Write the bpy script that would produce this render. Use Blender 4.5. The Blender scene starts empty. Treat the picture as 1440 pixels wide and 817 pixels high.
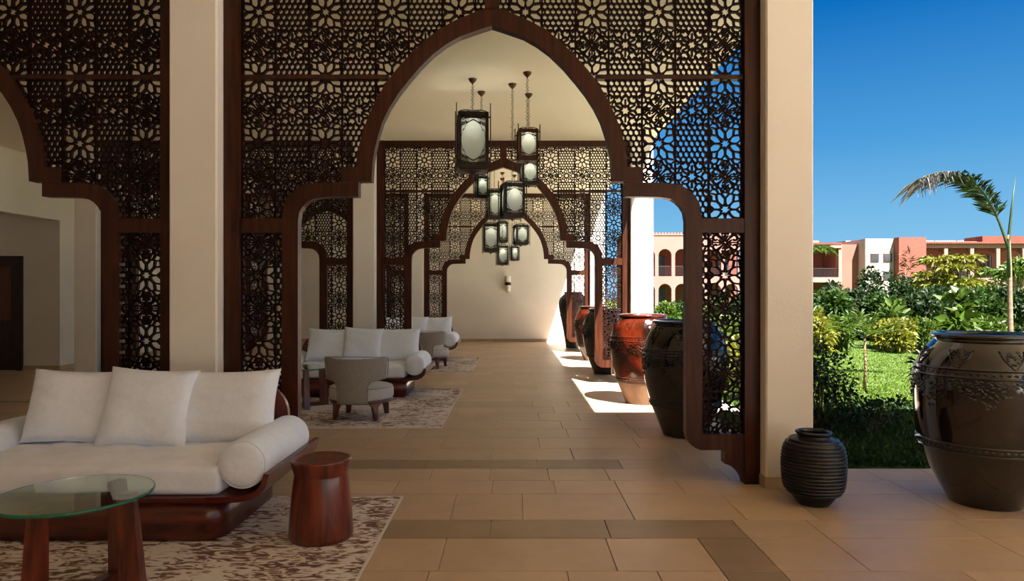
import bpy, bmesh, math, random
import numpy as np
from mathutils import Vector, Matrix, noise as mnoise

# ------------------------------------------------------------------ camera, sky, sun, exposure
scene = bpy.context.scene
COL = scene.collection
F, VX, VY, H = 960.0, 722.0, 413.0, 1.45
cam_d = bpy.data.cameras.new('camera')
cam = bpy.data.objects.new('camera', cam_d)
COL.objects.link(cam)
cam.location = (0, 0, H)
cam.rotation_euler = (math.radians(90), 0, 0)
cam_d.sensor_fit = 'HORIZONTAL'
cam_d.sensor_width = 36
cam_d.lens = 36 * F / 1440
cam_d.shift_x = -2 / 1440
cam_d.shift_y = 4.5 / 1440
cam_d.clip_end = 600
scene.camera = cam

world = bpy.data.worlds.new('sky')
scene.world = world
world.use_nodes = True
wn = world.node_tree.nodes
wl = world.node_tree.links
for n in list(wn):
    wn.remove(n)
w_out = wn.new('ShaderNodeOutputWorld')
w_bg = wn.new('ShaderNodeBackground')
w_tc = wn.new('ShaderNodeTexCoord')
w_sep = wn.new('ShaderNodeSeparateXYZ')
w_ramp = wn.new('ShaderNodeValToRGB')
wl.new(w_tc.outputs['Generated'], w_sep.inputs[0])
wl.new(w_sep.outputs['Z'], w_ramp.inputs[0])
wl.new(w_ramp.outputs[0], w_bg.inputs[0])
wl.new(w_bg.outputs[0], w_out.inputs[0])


def lin(c):
    return tuple(((v / 255) / 12.92 if v / 255 <= 0.04045 else ((v / 255 + 0.055) / 1.055) ** 2.4) for v in c)


er = w_ramp.color_ramp
er.elements[0].position = 0.0
er.elements[0].color = (*lin((150, 205, 240)), 1)
er.elements[1].position = 1.0
er.elements[1].color = (*lin((0, 84, 160)), 1)
for p, c in ((0.09, (124, 190, 234)), (0.2, (76, 158, 220)), (0.36, (12, 112, 194)), (0.5, (0, 98, 180))):
    e = er.elements.new(p)
    e.color = (*lin(c), 1)
SKY = 1.0
EXPO = 3.05
w_bg.inputs[1].default_value = SKY / 2 ** EXPO * 1.0

SUN_A, SUN_B = 0.315, 0.66          # metres travelled in -x and +y for each metre down
sun_d = bpy.data.lights.new('sun', 'SUN')
sun_d.energy = 3.6
sun_d.angle = math.radians(0.53)
sun_d.color = (1.0, 0.965, 0.91)
sun = bpy.data.objects.new('sun', sun_d)
COL.objects.link(sun)
sun.location = (6, -12, 20)
sun.rotation_euler = Vector((-SUN_A, SUN_B, -1)).to_track_quat('-Z', 'Y').to_euler()

scene.view_settings.view_transform = 'Standard'
scene.view_settings.look = 'None'
scene.view_settings.gamma = 1
scene.view_settings.use_curve_mapping = False
scene.view_settings.exposure = EXPO
scene.cycles.diffuse_bounces = 7
scene.cycles.max_bounces = 14

random.seed(7)
RNG = np.random.default_rng(11)
PI = math.pi


def at(x, y, d):
    """photo pixel + depth -> world point"""
    return Vector(((x - VX) * d / F, d, H - (y - VY) * d / F))


# ------------------------------------------------------------------ materials
def mat(name, c1, c2=None, rough=0.5, scale=(1, 1, 1), nscale=5.0, detail=4, lo=0.35, hi=0.65, bump=0.0, bscale=None,
        metal=0.0, spec=0.5, coat=0.0, coat_rough=0.1, sheen=0.0, rand=0.0, island=0.0, transl=0.0, distort=0.0, trans=0.0, rough2=None):
    m = bpy.data.materials.new(name)
    m.use_nodes = True
    nt = m.node_tree
    N, L = nt.nodes, nt.links
    b = N['Principled BSDF']
    out = N['Material Output']
    b.inputs['Roughness'].default_value = rough
    b.inputs['Metallic'].default_value = metal
    b.inputs['Specular IOR Level'].default_value = spec
    b.inputs['Coat Weight'].default_value = coat
    b.inputs['Coat Roughness'].default_value = coat_rough
    b.inputs['Sheen Weight'].default_value = sheen
    b.inputs['Transmission Weight'].default_value = trans
    col = None
    tc = N.new('ShaderNodeTexCoord')
    mp = N.new('ShaderNodeMapping')
    mp.inputs['Scale'].default_value = scale
    L.new(tc.outputs['Object'], mp.inputs[0])
    if c2 is not None:
        nz = N.new('ShaderNodeTexNoise')
        nz.inputs['Scale'].default_value = nscale
        nz.inputs['Detail'].default_value = detail
        nz.inputs['Distortion'].default_value = distort
        L.new(mp.outputs[0], nz.inputs['Vector'])
        rp = N.new('ShaderNodeValToRGB')
        rp.color_ramp.elements[0].position = lo
        rp.color_ramp.elements[0].color = (*lin(c1), 1)
        rp.color_ramp.elements[1].position = hi
        rp.color_ramp.elements[1].color = (*lin(c2), 1)
        L.new(nz.outputs['Fac'], rp.inputs[0])
        col = rp.outputs[0]
        if rough2 is not None:
            mr = N.new('ShaderNodeMapRange')
            mr.inputs['To Min'].default_value = rough
            mr.inputs['To Max'].default_value = rough2
            L.new(nz.outputs['Fac'], mr.inputs['Value'])
            L.new(mr.outputs[0], b.inputs['Roughness'])
    else:
        b.inputs['Base Color'].default_value = (*lin(c1), 1)
    if rand or island:
        hs = N.new('ShaderNodeHueSaturation')
        if col is not None:
            L.new(col, hs.inputs['Color'])
        else:
            hs.inputs['Color'].default_value = (*lin(c1), 1)
        mr = N.new('ShaderNodeMapRange')
        amt = rand or island
        mr.inputs['To Min'].default_value = 1 - amt
        mr.inputs['To Max'].default_value = 1 + amt
        if rand:
            oi = N.new('ShaderNodeObjectInfo')
            L.new(oi.outputs['Random'], mr.inputs['Value'])
        else:
            ge = N.new('ShaderNodeNewGeometry')
            L.new(ge.outputs['Random Per Island'], mr.inputs['Value'])
            mr2 = N.new('ShaderNodeMapRange')
            mr2.inputs['To Min'].default_value = 0.485
            mr2.inputs['To Max'].default_value = 0.515
            L.new(ge.outputs['Random Per Island'], mr2.inputs['Value'])
            L.new(mr2.outputs[0], hs.inputs['Hue'])
        L.new(mr.outputs[0], hs.inputs['Value'])
        col = hs.outputs[0]
    if col is not None:
        L.new(col, b.inputs['Base Color'])
    if bump:
        nb = N.new('ShaderNodeTexNoise')
        nb.inputs['Scale'].default_value = bscale or nscale
        nb.inputs['Detail'].default_value = 5
        L.new(mp.outputs[0], nb.inputs['Vector'])
        bp = N.new('ShaderNodeBump')
        bp.inputs['Strength'].default_value = bump
        bp.inputs['Distance'].default_value = 0.02
        L.new(nb.outputs['Fac'], bp.inputs['Height'])
        L.new(bp.outputs[0], b.inputs['Normal'])
    if transl:
        tr = N.new('ShaderNodeBsdfTranslucent')
        if col is not None:
            L.new(col, tr.inputs[0])
        else:
            tr.inputs[0].default_value = (*lin(c1), 1)
        mx = N.new('ShaderNodeMixShader')
        mx.inputs[0].default_value = transl
        L.new(b.outputs[0], mx.inputs[1])
        L.new(tr.outputs[0], mx.inputs[2])
        L.new(mx.outputs[0], out.inputs[0])
    return m


M = {}
M['plaster'] = mat('plaster', (235, 229, 219), (230, 223, 212), 0.85, nscale=1.3, bump=0.05, bscale=40)
M['ceiling'] = mat('ceiling_paint', (244, 236, 216), (240, 231, 210), 0.9, nscale=0.8)
M['screen_wood'] = mat('screen_wood', (44, 19, 10), (72, 35, 19), 0.36, scale=(9, 9, 0.7), nscale=3, detail=6, bump=0.08, spec=0.28)
M['lattice_wood'] = mat('lattice_wood', (28, 11, 6), (42, 18, 10), 0.55, nscale=7, spec=0.12)
M['red_wood'] = mat('red_wood', (60, 16, 8), (108, 40, 20), 0.28, scale=(0.8, 5, 5), nscale=4, detail=6, distort=0.6, coat=0.35, coat_rough=0.12)
M['red_wood_up'] = mat('red_wood_upright', (66, 19, 9), (124, 50, 25), 0.28, scale=(7, 7, 0.8), nscale=3, detail=6, distort=0.6, coat=0.35, coat_rough=0.12)
M['dish'] = mat('stool_dish', (146, 118, 76), (160, 130, 86), 0.35, nscale=8)
M['white_fabric'] = mat('white_fabric', (236, 242, 254), (231, 238, 251), 0.95, nscale=30, bump=0.55, bscale=6, sheen=0.2)
M['white_fabric_seat'] = mat('white_fabric_seat', (238, 242, 252), (230, 234, 245), 0.95, scale=(1, 1.5, 1), nscale=5, bump=0.9, bscale=4.5, sheen=0.2)
M['grey_fabric'] = mat('grey_fabric', (148, 140, 133), (160, 151, 144), 0.95, nscale=60, bump=0.06, bscale=150)
M['light_fabric'] = mat('light_grey_fabric', (190, 185, 180), (198, 193, 188), 0.95, nscale=60, bump=0.06, bscale=150)
M['piping'] = mat('piping', (150, 143, 136), None, 0.9)
M['metal'] = mat('bronze_metal', (46, 40, 38), (74, 62, 54), 0.38, nscale=9, metal=0.75)
M['brass'] = mat('aged_bronze', (70, 46, 30), (94, 62, 40), 0.4, nscale=9, metal=0.7)
M['frosted'] = mat('frosted_glass', (222, 226, 220), (208, 216, 214), 0.35, nscale=3, transl=0.45)
M['lamp_white'] = mat('lamp_shade_white', (238, 236, 230), None, 0.4)
M['jar_dark'] = mat('jar_dark_glaze', (16, 8, 6), (30, 15, 10), 0.06, nscale=4, detail=6, bump=0.1, bscale=9, coat=0.6, coat_rough=0.03, rough2=0.14)
M['jar_brown'] = mat('jar_brown_glaze', (20, 12, 9), (36, 23, 16), 0.07, nscale=3.5, detail=6, bump=0.1, bscale=8, coat=0.6, coat_rough=0.04, rough2=0.15)
M['jar_amber'] = mat('jar_amber_glaze', (26, 8, 4), (88, 28, 10), 0.08, nscale=3.2, detail=5, bump=0.3, bscale=22, lo=0.42, hi=0.62, coat=0.6, coat_rough=0.06)
M['jar_foot'] = mat('jar_bare_clay', (98, 70, 50), (120, 88, 64), 0.5, nscale=6, bump=0.1, bscale=20)
M['vase'] = mat('vase_black', (20, 18, 18), (30, 26, 26), 0.36, nscale=6, coat=0.15, coat_rough=0.3)
M['door'] = mat('door_wood', (36, 18, 12), (54, 28, 18), 0.4, scale=(8, 8, 0.7), nscale=4)
M['door_panel'] = mat('door_panel_wood', (80, 46, 26), (98, 56, 32), 0.4, scale=(8, 8, 0.7), nscale=4)
M['skirt'] = mat('skirting_stone', (190, 166, 132), (176, 152, 120), 0.5, nscale=6)
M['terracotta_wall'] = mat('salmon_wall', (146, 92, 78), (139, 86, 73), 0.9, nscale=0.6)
M['pink_wall'] = mat('pink_wall', (164, 120, 108), (158, 114, 102), 0.9, nscale=0.6)
M['arcade_pink'] = mat('arcade_pink_wall', (156, 108, 98), (150, 102, 92), 0.9, nscale=0.6)
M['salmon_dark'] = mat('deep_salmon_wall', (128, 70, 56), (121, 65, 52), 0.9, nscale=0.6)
M['white_wall'] = mat('white_wall', (190, 172, 158), (184, 166, 152), 0.9, nscale=0.6)
M['roof_tile'] = mat('roof_tile', (122, 60, 40), (104, 50, 35), 0.8, nscale=3)
M['window_dark'] = mat('window_dark', (70, 74, 80), (52, 54, 58), 0.2, nscale=1)
M['window_brown'] = mat('window_brown', (92, 54, 42), (80, 46, 36), 0.5, nscale=1)
M['rail_dark'] = mat('rail_dark', (52, 40, 38), None, 0.5)
M['bark'] = mat('bark', (108, 84, 62), (140, 114, 88), 0.9, nscale=12, bump=0.3)
M['bark_pale'] = mat('pale_bark', (132, 114, 94), (104, 86, 68), 0.9, scale=(1, 1, 6), nscale=5, bump=0.3)


def leafmat(name, c, amt=0.35, tl=0.35, rough=0.45):
    return mat(name, tuple(v * 0.6 for v in c), None, rough, island=amt, transl=tl)


M['leaf_dark'] = leafmat('leaf_dark', (58, 92, 28), rough=0.6)
M['leaf_mid'] = leafmat('leaf_mid', (84, 124, 32), rough=0.55)
M['leaf_light'] = leafmat('leaf_light', (126, 162, 44))
M['leaf_yellow'] = leafmat('leaf_yellow', (190, 190, 52))
M['leaf_olive'] = leafmat('leaf_olive', (142, 150, 74))
M['leaf_dry'] = leafmat('leaf_dry', (172, 120, 80))
M['palm_leaf'] = leafmat('palm_leaf', (84, 112, 66), 0.4, 0.2)
M['palm_pale'] = leafmat('palm_pale', (200, 196, 190), 0.25, 0.2)
M['grass'] = leafmat('grass_blade', (130, 168, 18), 0.14, 0.45)
M['lawn'] = mat('lawn_soil', (58, 80, 10), (76, 98, 15), 0.95, nscale=3.5, detail=8, bump=0.4, bscale=40)
M['paving'] = mat('pale_paving', (226, 216, 200), (216, 206, 190), 0.85, nscale=0.7)


def stone_mat(name, a, b, rnd, brick=False):
    m = bpy.data.materials.new(name)
    m.use_nodes = True
    N, L = m.node_tree.nodes, m.node_tree.links
    p = N['Principled BSDF']
    geo = N.new('ShaderNodeNewGeometry')
    n1 = N.new('ShaderNodeTexNoise')
    n1.inputs['Scale'].default_value = 2.2
    n1.inputs['Detail'].default_value = 8
    n1.inputs['Roughness'].default_value = 0.7
    L.new(geo.outputs['Position'], n1.inputs['Vector'])
    rp = N.new('ShaderNodeValToRGB')
    rp.color_ramp.elements[0].position = 0.3
    rp.color_ramp.elements[0].color = (*lin(a), 1)
    rp.color_ramp.elements[1].position = 0.7
    rp.color_ramp.elements[1].color = (*lin(b), 1)
    L.new(n1.outputs['Fac'], rp.inputs[0])
    hs = N.new('ShaderNodeHueSaturation')
    L.new(rp.outputs[0], hs.inputs['Color'])
    if rnd:
        oi = N.new('ShaderNodeObjectInfo')
        mr = N.new('ShaderNodeMapRange')
        mr.inputs['To Min'].default_value = 1 - rnd
        mr.inputs['To Max'].default_value = 1 + rnd
        L.new(oi.outputs['Random'], mr.inputs['Value'])
        L.new(mr.outputs[0], hs.inputs['Value'])
    col = hs.outputs[0]
    if brick:
        bt = N.new('ShaderNodeTexBrick')
        bt.inputs['Scale'].default_value = 1.0
        bt.inputs['Brick Width'].default_value = 0.72
        bt.inputs['Row Height'].default_value = 0.47
        bt.inputs['Mortar Size'].default_value = 0.004
        bt.inputs['Color1'].default_value = (0.9, 0.9, 0.9, 1)
        bt.inputs['Color2'].default_value = (1.08, 1.08, 1.08, 1)
        bt.inputs['Mortar'].default_value = (0.75, 0.75, 0.75, 1)
        L.new(geo.outputs['Position'], bt.inputs['Vector'])
        mx = N.new('ShaderNodeMix')
        mx.data_type = 'RGBA'
        mx.blend_type = 'MULTIPLY'
        mx.inputs[0].default_value = 1
        L.new(col, mx.inputs[6])
        L.new(bt.outputs['Color'], mx.inputs[7])
        col = mx.outputs[2]
    L.new(col, p.inputs['Base Color'])
    n2 = N.new('ShaderNodeTexNoise')
    n2.inputs['Scale'].default_value = 60
    n2.inputs['Detail'].default_value = 4
    L.new(geo.outputs['Position'], n2.inputs['Vector'])
    bp = N.new('ShaderNodeBump')
    bp.inputs['Strength'].default_value = 0.07
    bp.inputs['Distance'].default_value = 0.01
    L.new(n2.outputs['Fac'], bp.inputs['Height'])
    L.new(bp.outputs[0], p.inputs['Normal'])
    p.inputs['Roughness'].default_value = 0.42
    p.inputs['Specular IOR Level'].default_value = 0.45
    return m


M['tile'] = stone_mat('floor_stone', (178, 149, 120), (195, 167, 138), 0.1)
M['tile_dark'] = stone_mat('floor_stone_dark', (138, 114, 88), (156, 131, 104), 0.06)
M['floor'] = stone_mat('floor_stone_far', (186, 157, 127), (202, 174, 144), 0, True)

# rug: brushed brown marks on cream
m = bpy.data.materials.new('rug_pile')
m.use_nodes = True
N, L = m.node_tree.nodes, m.node_tree.links
p = N['Principled BSDF']
tc = N.new('ShaderNodeTexCoord')
mp1 = N.new('ShaderNodeMapping')
mp1.inputs['Rotation'].default_value = (0, 0, 0.5)
mp1.inputs['Scale'].default_value = (9, 21, 1)
L.new(tc.outputs['Object'], mp1.inputs[0])
n1 = N.new('ShaderNodeTexNoise')
n1.inputs['Scale'].default_value = 1.0
n1.inputs['Detail'].default_value = 4
n1.inputs['Distortion'].default_value = 1.6
L.new(mp1.outputs[0], n1.inputs['Vector'])
n2 = N.new('ShaderNodeTexNoise')
n2.inputs['Scale'].default_value = 1.6
n2.inputs['Detail'].default_value = 3
L.new(tc.outputs['Object'], n2.inputs['Vector'])
ad = N.new('ShaderNodeMath')
ad.operation = 'MULTIPLY_ADD'
ad.inputs[1].default_value = 0.55
L.new(n2.outputs['Fac'], ad.inputs[0])
L.new(n1.outputs['Fac'], ad.inputs[2])
rp = N.new('ShaderNodeValToRGB')
rp.color_ramp.elements[0].position = 0.66
rp.color_ramp.elements[0].color = (*lin((112, 78, 62)), 1)
rp.color_ramp.elements[1].position = 0.83
rp.color_ramp.elements[1].color = (*lin((226, 214, 204)), 1)
e = rp.color_ramp.elements.new(0.725)
e.color = (*lin((164, 136, 122)), 1)
e = rp.color_ramp.elements.new(0.76)
e.color = (*lin((212, 196, 186)), 1)
L.new(ad.outputs[0], rp.inputs[0])
L.new(rp.outputs[0], p.inputs['Base Color'])
p.inputs['Roughness'].default_value = 1
n3 = N.new('ShaderNodeTexNoise')
n3.inputs['Scale'].default_value = 220
L.new(tc.outputs['Object'], n3.inputs['Vector'])
bp = N.new('ShaderNodeBump')
bp.inputs['Strength'].default_value = 0.5
bp.inputs['Distance'].default_value = 0.01
L.new(n3.outputs['Fac'], bp.inputs['Height'])
L.new(bp.outputs[0], p.inputs['Normal'])
M['rug'] = m
M['rug_edge'] = mat('rug_binding', (214, 204, 192), None, 0.95)

# clear table glass with a green body
m = bpy.data.materials.new('table_glass')
m.use_nodes = True
p = m.node_tree.nodes['Principled BSDF']
p.inputs['Base Color'].default_value = (*lin((205, 232, 214)), 1)
p.inputs['Transmission Weight'].default_value = 1
p.inputs['Roughness'].default_value = 0.02
p.inputs['IOR'].default_value = 1.75
M['glass'] = m
M['glass_edge'] = mat('glass_edge_green', (26, 104, 74), (44, 140, 104), 0.08, nscale=4, trans=0.4)


# ------------------------------------------------------------------ mesh helpers
class MB:
    def __init__(s):
        s.v, s.f, s.sm = [], [], []

    def add(s, vs, fs, smooth=False):
        o = len(s.v)
        s.v.extend([tuple(q) for q in vs])
        s.f.extend([tuple(i + o for i in f) for f in fs])
        s.sm.extend([smooth] * len(fs))
        return s

    def box(s, x0, x1, y0, y1, z0, z1):
        vs = [(x0, y0, z0), (x1, y0, z0), (x1, y1, z0), (x0, y1, z0), (x0, y0, z1), (x1, y0, z1), (x1, y1, z1), (x0, y1, z1)]
        return s.add(vs, [(3, 2, 1, 0), (4, 5, 6, 7), (0, 1, 5, 4), (1, 2, 6, 5), (2, 3, 7, 6), (3, 0, 4, 7)])

    def prism(s, poly, y0, y1):
        """polygon in (x,z), counter-clockwise, extruded along y"""
        n = len(poly)
        vs = [(a, y0, b) for a, b in poly] + [(a, y1, b) for a, b in poly]
        fs = [tuple(range(n)), tuple(range(2 * n - 1, n - 1, -1))]
        fs += [(i, i + n, (i + 1) % n + n, (i + 1) % n) for i in range(n)]
        return s.add(vs, fs)

    def prism_z(s, poly, z0, z1, smooth=False):
        n = len(poly)
        vs = [(a, b, z0) for a, b in poly] + [(a, b, z1) for a, b in poly]
        fs = [tuple(range(n - 1, -1, -1)), tuple(range(n, 2 * n))]
        s.add(vs, fs)
        o = len(s.v) - 2 * n
        s.f += [(o + i, o + (i + 1) % n, o + (i + 1) % n + n, o + i + n) for i in range(n)]
        s.sm += [smooth] * n
        return s

    def strip(s, A, B, y0, y1):
        """band between two (x,z) polylines, extruded along y"""
        n = len(A)
        vs = [(a, y0, b) for a, b in A] + [(a, y0, b) for a, b in B] + [(a, y1, b) for a, b in A] + [(a, y1, b) for a, b in B]
        fs = []
        for i in range(n - 1):
            fs += [(i, i + 1, n + i + 1, n + i), (2 * n + i, 3 * n + i, 3 * n + i + 1, 2 * n + i + 1),
                   (i, 2 * n + i, 2 * n + i + 1, i + 1), (n + i, n + i + 1, 3 * n + i + 1, 3 * n + i)]
        fs += [(0, n, 3 * n, 2 * n), (n - 1, 3 * n - 1, 4 * n - 1, 2 * n - 1)]
        return s.add(vs, fs)

    def lathe(s, prof, seg=48, cx=0, cy=0, smooth=True, cap=True):
        n = len(prof)
        vs = []
        for r, z in prof:
            for k in range(seg):
                a = 2 * PI * k / seg
                vs.append((cx + r * math.cos(a), cy + r * math.sin(a), z))
        fs = [(i * seg + k, i * seg + (k + 1) % seg, (i + 1) * seg + (k + 1) % seg, (i + 1) * seg + k) for i in range(n - 1) for k in range(seg)]
        s.add(vs, fs, smooth)
        if cap:
            o = len(s.v) - n * seg
            if prof[0][0] > 1e-5:
                s.f.append(tuple(o + k for k in range(seg - 1, -1, -1)))
                s.sm.append(False)
            if prof[-1][0] > 1e-5:
                s.f.append(tuple(o + (n - 1) * seg + k for k in range(seg)))
                s.sm.append(False)
        return s

    def tube(s, pts, rad, seg=8, smooth=True, cap=True):
        pts = [Vector(q) for q in pts]
        n = len(pts)
        rad = rad if isinstance(rad, (list, tuple)) else [rad] * n
        vs = []
        t0 = (pts[1] - pts[0]).normalized()
        u = t0.orthogonal().normalized()
        for i in range(n):
            t = (pts[min(i + 1, n - 1)] - pts[max(i - 1, 0)]).normalized()
            u = (u - t * u.dot(t))
            u = u.normalized() if u.length > 1e-6 else t.orthogonal().normalized()
            w = t.cross(u)
            for k in range(seg):
                a = 2 * PI * k / seg
                vs.append(pts[i] + (u * math.cos(a) + w * math.sin(a)) * rad[i])
        fs = [(i * seg + k, i * seg + (k + 1) % seg, (i + 1) * seg + (k + 1) % seg, (i + 1) * seg + k) for i in range(n - 1) for k in range(seg)]
        if cap:
            fs += [tuple(range(seg - 1, -1, -1)), tuple((n - 1) * seg + k for k in range(seg))]
        return s.add(vs, fs, smooth)

    def ring(s, c, R, r, axis='z', seg=20, s2=6, sx=1.0):
        c = Vector(c)
        vs = []
        for i in range(seg):
            a = 2 * PI * i / seg
            for j in range(s2):
                b = 2 * PI * j / s2
                rr = R + r * math.cos(b)
                q = (rr * math.cos(a) * sx, rr * math.sin(a), r * math.sin(b))
                if axis == 'y':
                    q = (q[0], q[2], q[1])
                elif axis == 'x':
                    q = (q[2], q[0], q[1])
                vs.append(c + Vector(q))
        fs = [(i * s2 + j, ((i + 1) % seg) * s2 + j, ((i + 1) % seg) * s2 + (j + 1) % s2, i * s2 + (j + 1) % s2) for i in range(seg) for j in range(s2)]
        return s.add(vs, fs, True)

    def bevel_box(s, x0, x1, y0, y1, z0, z1, b, seg=3):
        bm = bmesh.new()
        bmesh.ops.create_cube(bm, size=1)
        for v in bm.verts:
            v.co = Vector(((x0 + x1) / 2 + v.co.x * (x1 - x0), (y0 + y1) / 2 + v.co.y * (y1 - y0), (z0 + z1) / 2 + v.co.z * (z1 - z0)))
        bmesh.ops.bevel(bm, geom=bm.edges[:], offset=b, segments=seg, profile=0.5, affect='EDGES')
        bm.verts.ensure_lookup_table()
        s.add([v.co for v in bm.verts], [[v.index for v in f.verts] for f in bm.faces], True)
        bm.free()
        return s

    def xf(s, mtx, start=0):
        s.v[start:] = [tuple(mtx @ Vector(q)) for q in s.v[start:]]
        return s

    def mesh(s, name, material):
        me = bpy.data.meshes.new(name)
        me.from_pydata(s.v, [], s.f)
        me.polygons.foreach_set('use_smooth', s.sm)
        me.update()
        bm = bmesh.new()
        bm.from_mesh(me)
        bmesh.ops.recalc_face_normals(bm, faces=bm.faces)
        bm.to_mesh(me)
        bm.free()
        me.materials.append(M[material])
        return me

    def build(s, name, material, parent=None, loc=(0, 0, 0)):
        return link(name, s.mesh(name, material), parent, loc)


def link(name, me, parent=None, loc=(0, 0, 0)):
    o = bpy.data.objects.new(name, me)
    COL.objects.link(o)
    o.location = loc
    if parent is not None:
        o.parent = parent
    return o


def tag(o, label, cat, group=None):
    o['label'] = label
    o['category'] = cat
    if group:
        o['group'] = group
    return o


def thing(name, label, cat, loc=(0, 0, 0), rz=0.0, group=None):
    o = bpy.data.objects.new(name, None)
    COL.objects.link(o)
    o.empty_display_size = 0.1
    o.location = loc
    o.rotation_euler = (0, 0, rz)
    return tag(o, label, cat, group)


def struct(o):
    o['kind'] = 'structure'
    return o


def copy_tree(o, parent=None):
    c = o.copy()
    COL.objects.link(c)
    c.parent = parent
    for ch in list(o.children):
        copy_tree(ch, c)
    return c


# ------------------------------------------------------------------ the building
CEIL = 3.92
PY = (5.08, 10.89, 16.70)         # front of each pillar row
SY = (5.2, 11.01, 16.82)          # front of each screen row
PIL_R = (1.88, 2.235)
PIL_L = (-2.566, -2.207)
PIL_LL = (-7.012, -6.653)
BACK = 20.6
LEFT = -8.57

b = MB()
b.box(-14, 8, -2.6, 9.2, -0.25, -0.012)
b.box(-14, 2.36, 9.2, BACK + 0.3, -0.25, 0.0)
fl = struct(b.build('floor', 'floor'))
fl['label'] = 'beige sandstone tiled floor'
# cut the porch corner beyond the platform edge: the slab is only as deep as the tiles there
bm = bmesh.new()
bm.from_mesh(fl.data)
bm.free()
me = MB().box(-14, 8, -16, 5.66, -0.25, -0.012).box(-14, 2.36, 5.66, 9.2, -0.25, -0.012).box(-14, 2.36, 9.2, BACK + 0.3, -0.25, 0.0).mesh('floor', 'floor')
fl.data = me

# floor tiles, each its own piece
rows = [(2.14, 2.615, 0), (2.615, 3.09, 0), (3.09, 3.57, 0), (3.57, 4.047, 0), (4.047, 4.377, 1), (4.377, 4.945, 0), (4.945, 5.3, 0), (5.3, 5.66, 0),
        (5.66, 5.96, 2), (5.96, 6.41, 0), (6.41, 6.86, 0), (6.86, 7.33, 0), (7.33, 7.8, 0), (7.8, 8.27, 0), (8.27, 8.74, 0), (8.74, 9.2, 0)]
rt = random.Random(5)
tile_mesh = {}


def add_tile(x0, x1, y0, y1, dark):
    g = 0.0025
    key = (round(x1 - x0, 3), round(y1 - y0, 3), dark)
    if key not in tile_mesh:
        w, h = (x1 - x0) / 2 - g, (y1 - y0) / 2 - g
        e = 0.0025
        q = MB()
        vs = [(-w, -h, -0.012), (w, -h, -0.012), (w, h, -0.012), (-w, h, -0.012), (-w, -h, -0.0015), (w, -h, -0.0015), (w, h, -0.0015), (-w, h, -0.0015),
              (-w + e, -h + e, 0), (w - e, -h + e, 0), (w - e, h - e, 0), (-w + e, h - e, 0)]
        fs = [(3, 2, 1, 0), (8, 9, 10, 11)]
        for k in range(4):
            j = (k + 1) % 4
            fs += [(k, j, j + 4, k + 4), (k + 4, j + 4, j + 8, k + 8)]
        q.add(vs, fs)
        tile_mesh[key] = q.mesh('floor_tile', 'tile_dark' if dark else 'tile')
    link('floor_tile', tile_mesh[key], fl, ((x0 + x1) / 2, (y0 + y1) / 2, 0))


def run(x0, x1, y0, y1, dark, start=0.0, sizes=(0.47, 0.47, 0.72, 0.94)):
    x = x0
    first = True
    while x < x1 - 1e-4:
        w = rt.choice(sizes)
        if first:
            w = max(0.25, w - start)
            first = False
        if x1 - (x + w) < 0.22:
            w = x1 - x
        add_tile(x, x + w, y0, y1, dark)
        x += w


for i, (y0, y1, kind) in enumerate(rows):
    xr = 4.86 if y1 <= 5.67 else 2.36
    if y1 < 4.06:
        run(-4.7, 1.09, y0, y1, False, 0.235 * (i % 2))
        add_tile(1.09, 1.40, y0, y1, True)
        run(1.40, xr, y0, y1, False)
    elif kind == 1:
        run(-4.7, 1.40, y0, y1, True, 0.2, (0.94, 0.72))
        run(1.40, xr, y0, y1, False)
    elif kind == 2:
        run(-4.7, 0.91, y0, y1, True, 0.3, (0.94, 0.72))
        run(0.91, xr, y0, y1, False)
    else:
        run(-4.7, xr, y0, y1, False, 0.235 * (i % 2))

b = MB()
b.box(-14, 7.6, -14, 5.5, CEIL, 4.32)
b.box(-14, 2.24, 5.5, BACK + 0.3, CEIL, 4.32)
c = struct(b.build('ceiling', 'ceiling'))
c['label'] = 'cream painted flat ceiling'

b = MB()
b.box(LEFT - 0.25, LEFT, 12.9, BACK, 0, CEIL)
b.box(LEFT - 0.25, LEFT, -14.0, 12.9, 2.83, CEIL)
struct(b.build('wall_left', 'plaster'))
struct(MB().box(-14, 2.36, BACK, BACK + 0.3, 0, CEIL).build('wall_back', 'plaster'))
struct(MB().box(-14, LEFT - 0.25, 12.9, 13.15, 0, CEIL).build('wall_recess', 'plaster'))
struct(MB().box(-14.2, 7.6, -14.2, -14.0, 0, CEIL).build('wall_light_block', 'plaster'))  # unseen wall added behind the camera to cut the front light
struct(MB().box(-14.2, -14, -14.0, 13.15, 0, CEIL).build('wall_outer_left', 'plaster'))
struct(MB().box(LEFT, 1.6, BACK - 0.015, BACK, 0, 0.09).build('baseboard_back', 'skirt'))
struct(MB().box(LEFT, LEFT + 0.012, 12.9, BACK - 0.02, 0, 0.09).build('baseboard_left', 'skirt'))
struct(MB().box(-9.26, LEFT - 0.01, 12.885, 12.9, 0, 0.09).build('baseboard_recess', 'skirt'))


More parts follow.
